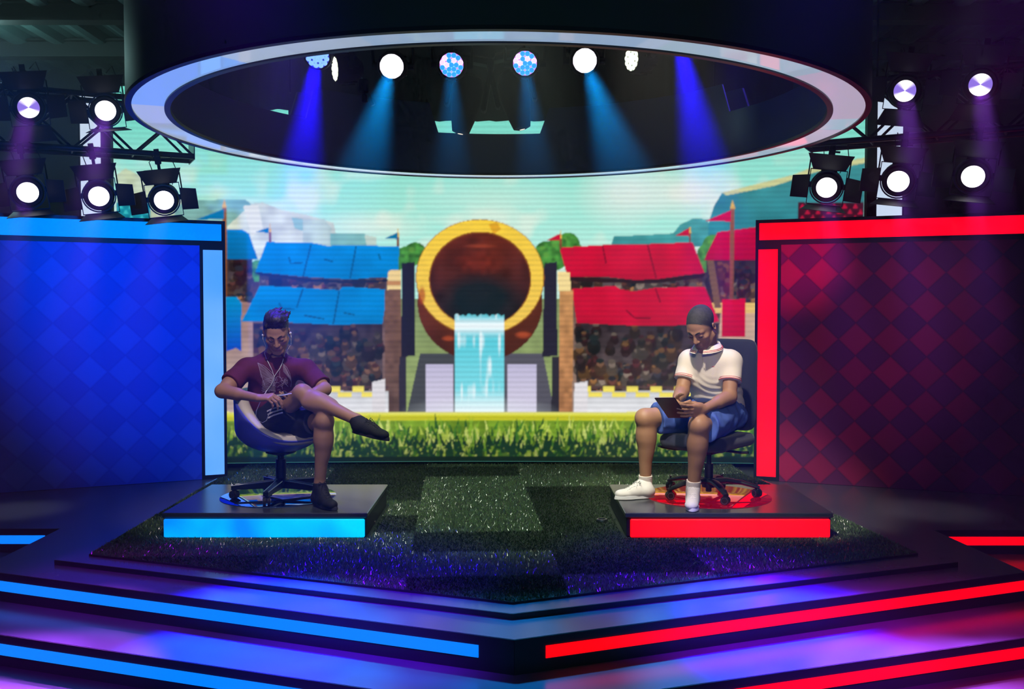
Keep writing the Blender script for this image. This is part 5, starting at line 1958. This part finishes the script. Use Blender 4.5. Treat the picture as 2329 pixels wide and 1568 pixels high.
# ------------------------------------------------------------------ the man on the right
def man_right():
    root = empty('person', (1.335, 6.53, PODZ))
    tag(root, 'man with cropped hair in a white polo shirt and blue shorts holding a tablet', 'person')
    hR, hL = P(1602, 934, 6.60), P(1652, 938, 6.46)
    pel, wst, chs, nkb = P(1640, 935, 6.56), P(1630, 895, 6.54), P(1618, 848, 6.46), P(1611, 796, 6.37)
    shR, shL = P(1566, 822, 6.50), P(1664, 824, 6.34)
    elR, wrR = P(1551, 892, 6.42), P(1538, 914, 6.17)
    elL, wrL = P(1659, 903, 6.26), P(1601, 931, 6.05)
    knR, anR = P(1468, 952, 6.44), P(1468, 1092, 6.50)
    knL, anL = P(1590, 968, 6.06), P(1577, 1104, 6.15)
    yaw = math.radians(-36)
    Rt = np.stack([np.array([math.cos(yaw), math.sin(yaw), 0]), np.array([math.sin(yaw), -math.cos(yaw), 0]), np.array([0, 0, 1.0])], 1)
    ho = P(1595, 744, 6.27); hy = math.radians(-40); hp = math.radians(40)
    fw = np.array([math.sin(hy) * math.cos(hp), -math.cos(hy) * math.cos(hp), -math.sin(hp)])
    lf = -np.array([math.cos(hy), math.sin(hy), 0.0])      # his right
    M = np.stack([lf, fw, np.cross(lf, fw)], 1)
    hs = 1.10
    S = SDF((.60, 5.80, .15), (1.75, 6.90, 1.52), .0045)
    S.ell(pel, (.165, .125, .12), R=Rt, k=.03)
    S.cap(pel, wst, .130, .128, k=.05, flat=(Rt[:, 1], .85)); S.cap(wst, chs, .128, .135, k=.05, flat=(Rt[:, 1], .82))
    S.cap(lerp(shR, nkb, .12), lerp(shL, nkb, .12), .062, .062, k=.06); S.cap(chs, nkb, .10, .058, k=.06)
    for sh, el, wr in ((shR, elR, wrR), (shL, elL, wrL)):
        S.cap(sh, el, .056, .045, k=.03); S.cap(el, wr, .043, .028, k=.02); S.cap(el, lerp(el, wr, .45), .043, .041, k=.02)
    for h, kn, an in ((hR, knR, anR), (hL, knL, anL)):
        S.cap(h, kn, .092, .060, k=.04)
        S.cap(kn, lerp(kn, an, .30), .055, .055, k=.04); S.cap(lerp(kn, an, .25), an, .055, .037, k=.04)
    S.ell(knR + np.array([-.018, -.012, .008]), .033, k=.05); S.ell(knL + np.array([-.004, -.022, .008]), .033, k=.05)
    S.ell(lerp(knL, anL, .30) + np.array([.008, .02, 0]), (.047, .048, .13), k=.05)
    S.ell(lerp(knR, anR, .30) + np.array([.018, .012, 0]), (.047, .048, .13), k=.05)
    S.cap(anR, np.array([anR[0] - .06, 6.45, PODZ + .036]), .034, .024, k=.02)
    S.cap(anL, np.array([anL[0] - .012, 6.12, PODZ + .036]), .034, .024, k=.02)
    # tablet axes
    B0, B1, T0, T1 = P(1524, 951, 6.10), P(1570, 951, 6.03), P(1487, 906, 5.94), P(1526, 904, 5.87)
    u = unit(B1 - B0); v = unit((T0 - B0) - u * np.dot(T0 - B0, u)); nb = np.cross(u, v)
    if nb[1] > 0: nb = -nb                # back face, towards the camera
    dL = unit(P(1551, 938, 5.955) - wrL)
    hand(S, wrL, dL, (.1, .93, .30), -1, curl=(.10, .22, .2), thumb=(.9, .25, .4), spread=.08, sc=1.08, tcurl=.5)
    hand(S, wrR, unit(np.array([.15, -.85, -.25])), (.8, .2, .6), 1, curl=(.5, .6, .4), thumb=(.6, .6, .3), sc=1.05)
    head_prims(S, ho, M, hs, nkb, chub=1.08)
    V, Q = S.verts(1)
    Cc = head_colors(V, ho, M, hs, SKIN_B, s2l((150, 86, 78)), .5, scalp=s2l((50, 45, 40)))
    new_mesh('body', V, Q, m_skin, root, smooth=True, world=True, cols=Cc)
    head_extras(root, ho, M, hs, (26, 22, 22))
    # polo shirt
    S = SDF((.92, 5.98, .62), (1.80, 6.92, 1.34), .0055)
    S.cap(pel, wst, .165, .162, k=.05, flat=(Rt[:, 1], .86)); S.cap(wst, chs, .160, .160, k=.05, flat=(Rt[:, 1], .84))
    S.ell(wst + Rt[:, 1] * .045, (.125, .10, .10), R=Rt, k=.06)
    S.cap(lerp(shR, nkb, .10), lerp(shL, nkb, .10), .074, .074, k=.06); S.cap(chs, nkb, .125, .068, k=.06)
    for sh, el in ((shR, elR), (shL, elL)):
        d = unit(el - sh); e = sh + d * .135
        S.cap(sh, sh + d * .24, .070, .072, k=.03, cuts=[(e, d)])
    def pf(X, Y, Z):
        low = np.clip((1.02 - Z) / .12, 0, 1)
        return folds(14, .0035, (10, 10, 8))(X, Y, Z) + low * .0035 * np.sin(Z * 120 + 9 * vnoise(X * 7, Y * 7, Z * 4, 1.0, 3) * 2)
    S.warp(pf)
    S.cut(pel + np.array([0, 0, -.005]), unit(np.array([-.28, -.35, -.9])))
    V, Q = S.verts(1)
    mp_ = mat('white_pique', s2l((228, 216, 202)), rough=.85, bump=.12, bscale=260)
    polo = new_mesh('polo_shirt', V, Q, mp_, root, smooth=True, world=True)
    tr = tree_of(polo, root)
    redm = mat('red_trim', s2l((214, 70, 76)), rough=.8)
    # sleeve trims
    b = MB(); w = MB()
    for sh, el in ((shR, elR), (shL, elL)):
        d = unit(el - sh)
        for off, mb in ((.128, b), (.117, b)):
            c = sh + d * off
            ring_ = []
            R = frame(d)
            for k in range(25):
                a = 2 * PI * k / 24
                rv = R[:, 0] * math.cos(a) + R[:, 2] * math.sin(a)
                h = tr.ray_cast(Vector(c + rv * .10), Vector(-rv), .06)
                ok_ = h[0] is not None and abs((Vector(h[0]) - Vector(c)).length - .073) < .012
                ring_.append((np.array(h[0]) if ok_ else c + rv * .0725) + rv * .0006)
            mb.tube(ring_, .0026 if off > .12 else .0018, n=6)
    b.build('sleeve_trim', redm, root, smooth=True, world=True)
    # collar: folded band standing around the neck, open at the front
    def collar_pt(a, k):
        # a: 0 at the back, +-pi at the front; k: 0 inner top edge .. 3 outer lower edge
        dirv = -Rt[:, 1] * math.cos(a) + Rt[:, 0] * math.sin(a)
        fr = (1 - math.cos(a)) / 2
        c = nkb + np.array([0, 0, .042]) + Rt[:, 1] * .006 + Rt[:, 1] * .02 * fr
        up = np.array([0, 0, 1.0])
        r0 = .064 + .012 * fr
        z0 = .016 - .040 * fr
        prof = [(r0, z0 - .012), (r0 + .003, z0 + .006), (r0 + .012, z0 + .004), (r0 + .030 + .012 * fr, z0 - .030 - .012 * fr), (r0 + .026 + .012 * fr, z0 - .033 - .012 * fr), (r0 + .008, z0 - .006)]
        r, z = prof[k]
        return c + dirv * r + up * z
    na = 41
    V, F = [], []
    angs = np.linspace(-PI * .93, PI * .93, na)
    for k in range(6):
        for a in angs: V.append(collar_pt(a, k))
    for k in range(6):
        k2 = (k + 1) % 6
        for i in range(na - 1):
            F.append((k * na + i, k * na + i + 1, k2 * na + i + 1, k2 * na + i))
    F.append(tuple(k * na for k in range(6))); F.append(tuple(k * na + na - 1 for k in range(5, -1, -1)))
    col_ = new_mesh('collar', V, F, mp_, root, smooth=True, world=True, auto=.9)
    b = MB()
    for q in (.20, .38):
        b.tube([lerp(collar_pt(a, 3), collar_pt(a, 2), q) + (-Rt[:, 1] * math.cos(a) + Rt[:, 0] * math.sin(a)) * .0015 for a in angs], .0017, n=6)
    o = b.build('collar_trim', redm, col_, smooth=True, world=False); fix_sub(col_, root)
    # placket with buttons and a small red chest mark
    q = project_tube(tr, [(1597, 806), (1599, 816), (1601, 828), (1602, 838)], .006, .001)
    if len(q) > 1: MB().tube(q, .009, n=8, flat=.25, up=tuple(Rt[:, 0])).build('placket', mp_, root, smooth=True, world=True)
    q = project_tube(tr, [(1619, 834), (1622, 834), (1625, 834.5)], .002, .001)
    if len(q) > 1: MB().tube(q, .0019, n=6).build('chest_mark', redm, root, world=True)
    # blue shorts
    S = SDF((.65, 5.85, .50), (1.80, 6.95, 1.05), .006)
    S.ell(pel + np.array([0, 0, -.03]), (.185, .155, .12), R=Rt, k=.03)
    S.cut(pel + np.array([0, 0, .07]), (0, 0, 1))
    for h, kn, f in ((hR, knR, .80), (hL, knL, .86)):
        d = unit(kn - h); e = lerp(h, kn, f)
        S.cap(h, lerp(h, kn, 1.1), .112, .092, k=.05, cuts=[(e, d)])
        S.cap(lerp(h, kn, .2) + np.array([.01, 0, -.03]), lerp(h, kn, 1.1) + np.array([.015, 0, -.025]), .10, .086, k=.04, cuts=[(e, d)])
    S.warp(folds(21, .0065, (12, 12, 12), .8))
    V, Q = S.verts(1)
    ms = mat('blue_cotton', s2l((76, 104, 186)), rough=.85, bump=.15, bscale=160, var=.12, vscale=14)
    sh_ = new_mesh('shorts', V, Q, ms, root, smooth=True, world=True)
    # white trainers and ankle socks
    wh = mat('white_canvas_shoe', s2l((226, 218, 214)), rough=.7, bump=.08, bscale=200); ws = mat('white_sole', s2l((232, 228, 230)), rough=.5)
    wl = mat('white_lace', s2l((245, 240, 236)), rough=.7)
    hz_ = PODZ + .002
    o = shoe('shoe', root, (anR[0] + .055, 6.475, hz_), (anR[0] - .215, 6.405, hz_), (0, 0, 1), wh, ws, high=.09, ankle=anR + np.array([0, 0, -.015]), lace_m=wl); fix_sub(o, root)
    o = shoe('shoe', root, (anL[0] + .015, 6.24, hz_), (anL[0] - .035, 5.995, hz_), (0, 0, 1), wh, ws, high=.09, ankle=anL + np.array([0, 0, -.015]), lace_m=wl); fix_sub(o, root)
    for an, kn in ((anR, knR), (anL, knL)):
        S = SDF(an - .09, an + .09, .0045)
        d = unit(kn - an)
        S.cap(an - d * .05, an + d * .07, .0455, .0475, k=.01, cuts=[(an + d * .034, d)])
        S.warp(lambda X, Y, Z: .0012 * np.sin(Z * 520))
        V, Q = S.verts(0)
        new_mesh('sock', V, Q, mat('white_knit', s2l((228, 214, 206)), rough=.9), root, smooth=True, world=True)
    # cropped hair
    L = lambda x, y, z: ho + M @ (np.array([x, y, z]) * hs)
    S = SDF(ho - .19, ho + .19, .0042)
    S.ell(L(0, -.018, .042), np.array([.0752, .0952, .0853]) * hs, R=M, k=.01, cuts=[(L(0, .045, .050), M @ unit(np.array([0, .8, -.62]))), (L(0, 0, -.045), M @ np.array([0, -.2, -1.0]))])
    S.ell(L(0, .024, .024), np.array([.0700, .0690, .0761]) * hs, R=M, k=.008, cuts=[(L(0, .050, .056), M @ unit(np.array([0, .8, -.62])))])
    for s_ in (-1, 1):
        S.ell(L(.080 * s_, .0, -.012), np.array([.025, .028, .036]) * hs, R=M, k=.004, op='s')
    V, Q = S.verts(1)
    new_mesh('hair', V, Q, mat('cropped_hair', s2l((54, 52, 47)), rough=.7, bump=.35, bscale=500, var=.35, vscale=60), root, smooth=True, world=True)
    return root, (B0, B1, T0, T1, u, v, nb)

pr_root, TB = man_right()
B0, B1, T0, T1, u, v, nb = TB
cen = (B0 + B1 + T0 + T1) / 4
R = np.stack([u, v, np.cross(u, v)], 1)
tb = empty('tablet', tuple(cen)); tb.rotation_euler = Matrix(R.tolist()).to_euler()
tag(tb, 'dark tablet held over the knees by the man in the white polo', 'tablet')
Wd, Hd = np.linalg.norm(B1 - B0), np.linalg.norm(T0 - B0)
sg = 1 if np.dot(np.cross(u, v), nb) < 0 else -1
b = MB().box((0, 0, 0), (Wd, Hd, .009), bev=.004); b.build('case', mat('dark_tablet', s2l((52, 16, 30)), rough=.35, metal=.2), tb)
MB().box((0, 0, sg * .005), (Wd - .014, Hd - .02, .0008)).build('tablet_screen', mat('tablet_glass', s2l((12, 12, 16)), rough=.1, emit=s2l((150, 150, 170)), estr=.5), tb)
MB().lathe([(0, 0), (.0045, 0), (.0045, .001), (0, .001)], n=14, o=(-Wd / 2 + .016, Hd / 2 - .016, -sg * .0050), R=np.diag([1, 1, -sg])).build('camera_lens', BLK, tb)
# ================================================================== light
W_ = bpy.data.worlds.new('teal_ambient'); SC.world = W_; W_.use_nodes = True
W_.node_tree.nodes['Background'].inputs[0].default_value = (.09, .28, .33, 1)
W_.node_tree.nodes['Background'].inputs[1].default_value = .4  # teal ambient light added to lift the blacks

BLUE = (.02, .06, 1.0); DEEP = (.01, .0, 1.0); TEAL = (.0, .24, .7); VIO = (.42, .08, 1.0)
def A3(x, y, z): return np.array([x, y, z], float)

# theatre spotlights: one real lamp at each lens, aimed down in front of the wings
for k, (px, py, Y, lit, yaw, row, lab, o) in enumerate(SPOTS):
    p = np.array(o.location)
    f = np.array(o.rotation_euler.to_matrix()) @ A3(0, -1, 0)
    tgt = A3(p[0] * .72, 4.3, -.1)
    light('SPOT', 'spot_lamp', p + f * .19, VIO, 2200 if lit else 1700, tgt, size=.06, angle=13, blend=.6)

# wash lights
def wash(o, col, power, tgt, ang):
    p = np.array(o.location)
    d = (np.array(tgt) - p); d /= np.linalg.norm(d)
    light('SPOT', 'wash_lamp', p + d * .05 + A3(0, -.03, 0), col, power, tgt, size=.04, angle=ang, blend=.6)
H = [h[0] for h in HEADS]
wash(H[0], DEEP, 9000, (-1.30, 4.6, 0), 20)
wash(H[2], TEAL, 3200, (-1.2, 4.35, 0), 25)
wash(H[3], TEAL, 1100, (-.25, 4.25, 0), 19)
wash(H[4], TEAL, 1100, (.3, 4.25, 0), 19)
wash(H[5], TEAL, 3200, (1.2, 4.35, 0), 25)
light('SPOT', 'wash_lamp', P(1545, 92, 6.2), DEEP, 9000, (1.35, 4.6, 0), size=.04, angle=20, blend=.6)

# key lamps hung inside the front of the ring, and an unseen weak fill added on the audience side
light('SPOT', 'key_lamp', (.55, 4.45, 3.5), (1.0, .90, .76), 520, (1.28, 6.35, .95), size=.08, angle=34, blend=.5)
light('SPOT', 'key_lamp', (-1.0, 4.45, 3.5), (1.0, .84, .78), 210, (-1.42, 6.3, .95), size=.08, angle=34, blend=.5)
light('SPOT', 'unseen_fill', (.4, .4, 2.6), (1.0, .90, .72), 300, (1.3, 6.3, .9), size=.3, angle=16, blend=.6)
light('SPOT', 'unseen_fill', (-.6, .4, 2.6), (1.0, .84, .86), 150, (-1.45, 6.3, .9), size=.3, angle=16, blend=.6)
light('SPOT', 'key_lamp', (.0, 5.2, 3.6), (.85, 1.0, .75), 330, (.0, 6.9, 0), size=.15, angle=50, blend=.8)  # unseen greenish lamp added to lift the middle of the grass
# unseen blue flood added in mid-air for the blue wall, red flood opposite
light('SPOT', 'unseen_blue_flood', (-2.75, 3.9, 2.7), (.0, .14, 1.0), 850, (-2.8, 8.1, 1.65), size=.15, angle=48, blend=1.0)
light('SPOT', 'unseen_blue_flood', (-1.6, 6.95, 3.9), (.08, .03, 1.0), 650, (-1.5, 6.35, .6), size=.1, angle=26, blend=.7)
light('SPOT', 'unseen_blue_flood', (1.6, 6.95, 3.9), (.12, .06, 1.0), 420, (1.35, 6.4, .6), size=.1, angle=22, blend=.7)
light('SPOT', 'red_flood', (2.35, 4.4, 2.6), (1.0, .0, .42), 420, (2.38, 8.1, 1.85), size=.1, angle=15, blend=1.0)
light('SPOT', 'violet_flood', (2.9, 4.0, 2.6), (.46, .14, .72), 190, (2.75, 7.9, 1.35), size=.1, angle=38, blend=1.0)
# coloured washes on the front steps
for x, c, pw, t, an in ((-2.4, (.42, .0, 1.0), 800, (-2.1, 4.85, -.1), 24), (-.9, (.18, .0, 1.0), 2600, (-.75, 4.38, -.1), 21),
                        (1.6, (.42, .0, 1.0), 1800, (1.4, 4.55, -.1), 22), (1.0, (.05, .0, 1.0), 2200, (.95, 5.15, 0), 22),
                        (-.8, (.02, .0, 1.0), 1900, (-.7, 5.1, 0), 22), (2.4, (.9, .0, .7), 950, (2.2, 4.4, -.2), 24)):
    light('SPOT', 'step_wash', (x, 2.3, 3.5), c, pw, t, size=.15, angle=an, blend=.9)
# pale pools on the decks in front of the wings
light('SPOT', 'deck_lamp', (-3.7, 6.3, 3.8), (.9, .95, 1.0), 170, (-3.62, 7.0, 0), size=.1, angle=13, blend=.9)
light('SPOT', 'deck_lamp', (3.0, 6.3, 3.8), (1.0, .95, .9), 120, (3.05, 7.0, 0), size=.1, angle=15, blend=.9)
# unseen dim light added to show the roof at the back left
light('POINT', 'added_roof_light', (-5.0, 9.0, 3.85), (.5, .95, .92), 34, size=.3)

# haze in the studio air
hz = MB().box((0, 4.4, 1.82), (14.7, 14.1, 4.3)).build('haze', bpy.data.materials.new('stage_haze'))
tag(hz, 'thin stage haze filling the studio air', 'haze', kind='stuff')
hm = hz.data.materials[0]; hm.use_nodes = True
nt = hm.node_tree; nt.nodes.clear()
out = nt.nodes.new('ShaderNodeOutputMaterial'); vs = nt.nodes.new('ShaderNodeVolumeScatter')
vs.inputs['Color'].default_value = (.9, .95, 1, 1); vs.inputs['Density'].default_value = HAZE; vs.inputs['Anisotropy'].default_value = .25
nt.links.new(vs.outputs[0], out.inputs['Volume'])
# the haze has risen: it is thin near the floor and denser at lamp height
ge = nt.nodes.new('ShaderNodeNewGeometry'); sz_ = nt.nodes.new('ShaderNodeSeparateXYZ'); mr_ = nt.nodes.new('ShaderNodeMapRange')
nt.links.new(ge.outputs['Position'], sz_.inputs[0]); nt.links.new(sz_.outputs['Z'], mr_.inputs['Value'])
mr_.inputs['From Min'].default_value = 2.05; mr_.inputs['From Max'].default_value = 2.6
mr_.inputs['To Min'].default_value = HAZE * .12; mr_.inputs['To Max'].default_value = HAZE
nt.links.new(mr_.outputs['Result'], vs.inputs['Density'])

# ================================================================== picture settings
SC.view_settings.view_transform = 'Standard'
SC.view_settings.look = 'None'
SC.view_settings.exposure = 0
SC.view_settings.gamma = 1
SC.view_settings.use_curve_mapping = False
cy = SC.cycles
cy.use_denoising = True
cy.use_adaptive_sampling = True; cy.adaptive_threshold = .03; cy.adaptive_min_samples = 12
cy.max_bounces = 6; cy.diffuse_bounces = 2; cy.glossy_bounces = 3; cy.volume_bounces = 0; cy.transparent_max_bounces = 4; cy.transmission_bounces = 2
cy.sample_clamp_indirect = 4; cy.sample_clamp_direct = 0
cy.use_light_tree = True
cy.caustics_reflective = False; cy.caustics_refractive = False
cy.volume_step_rate = 4
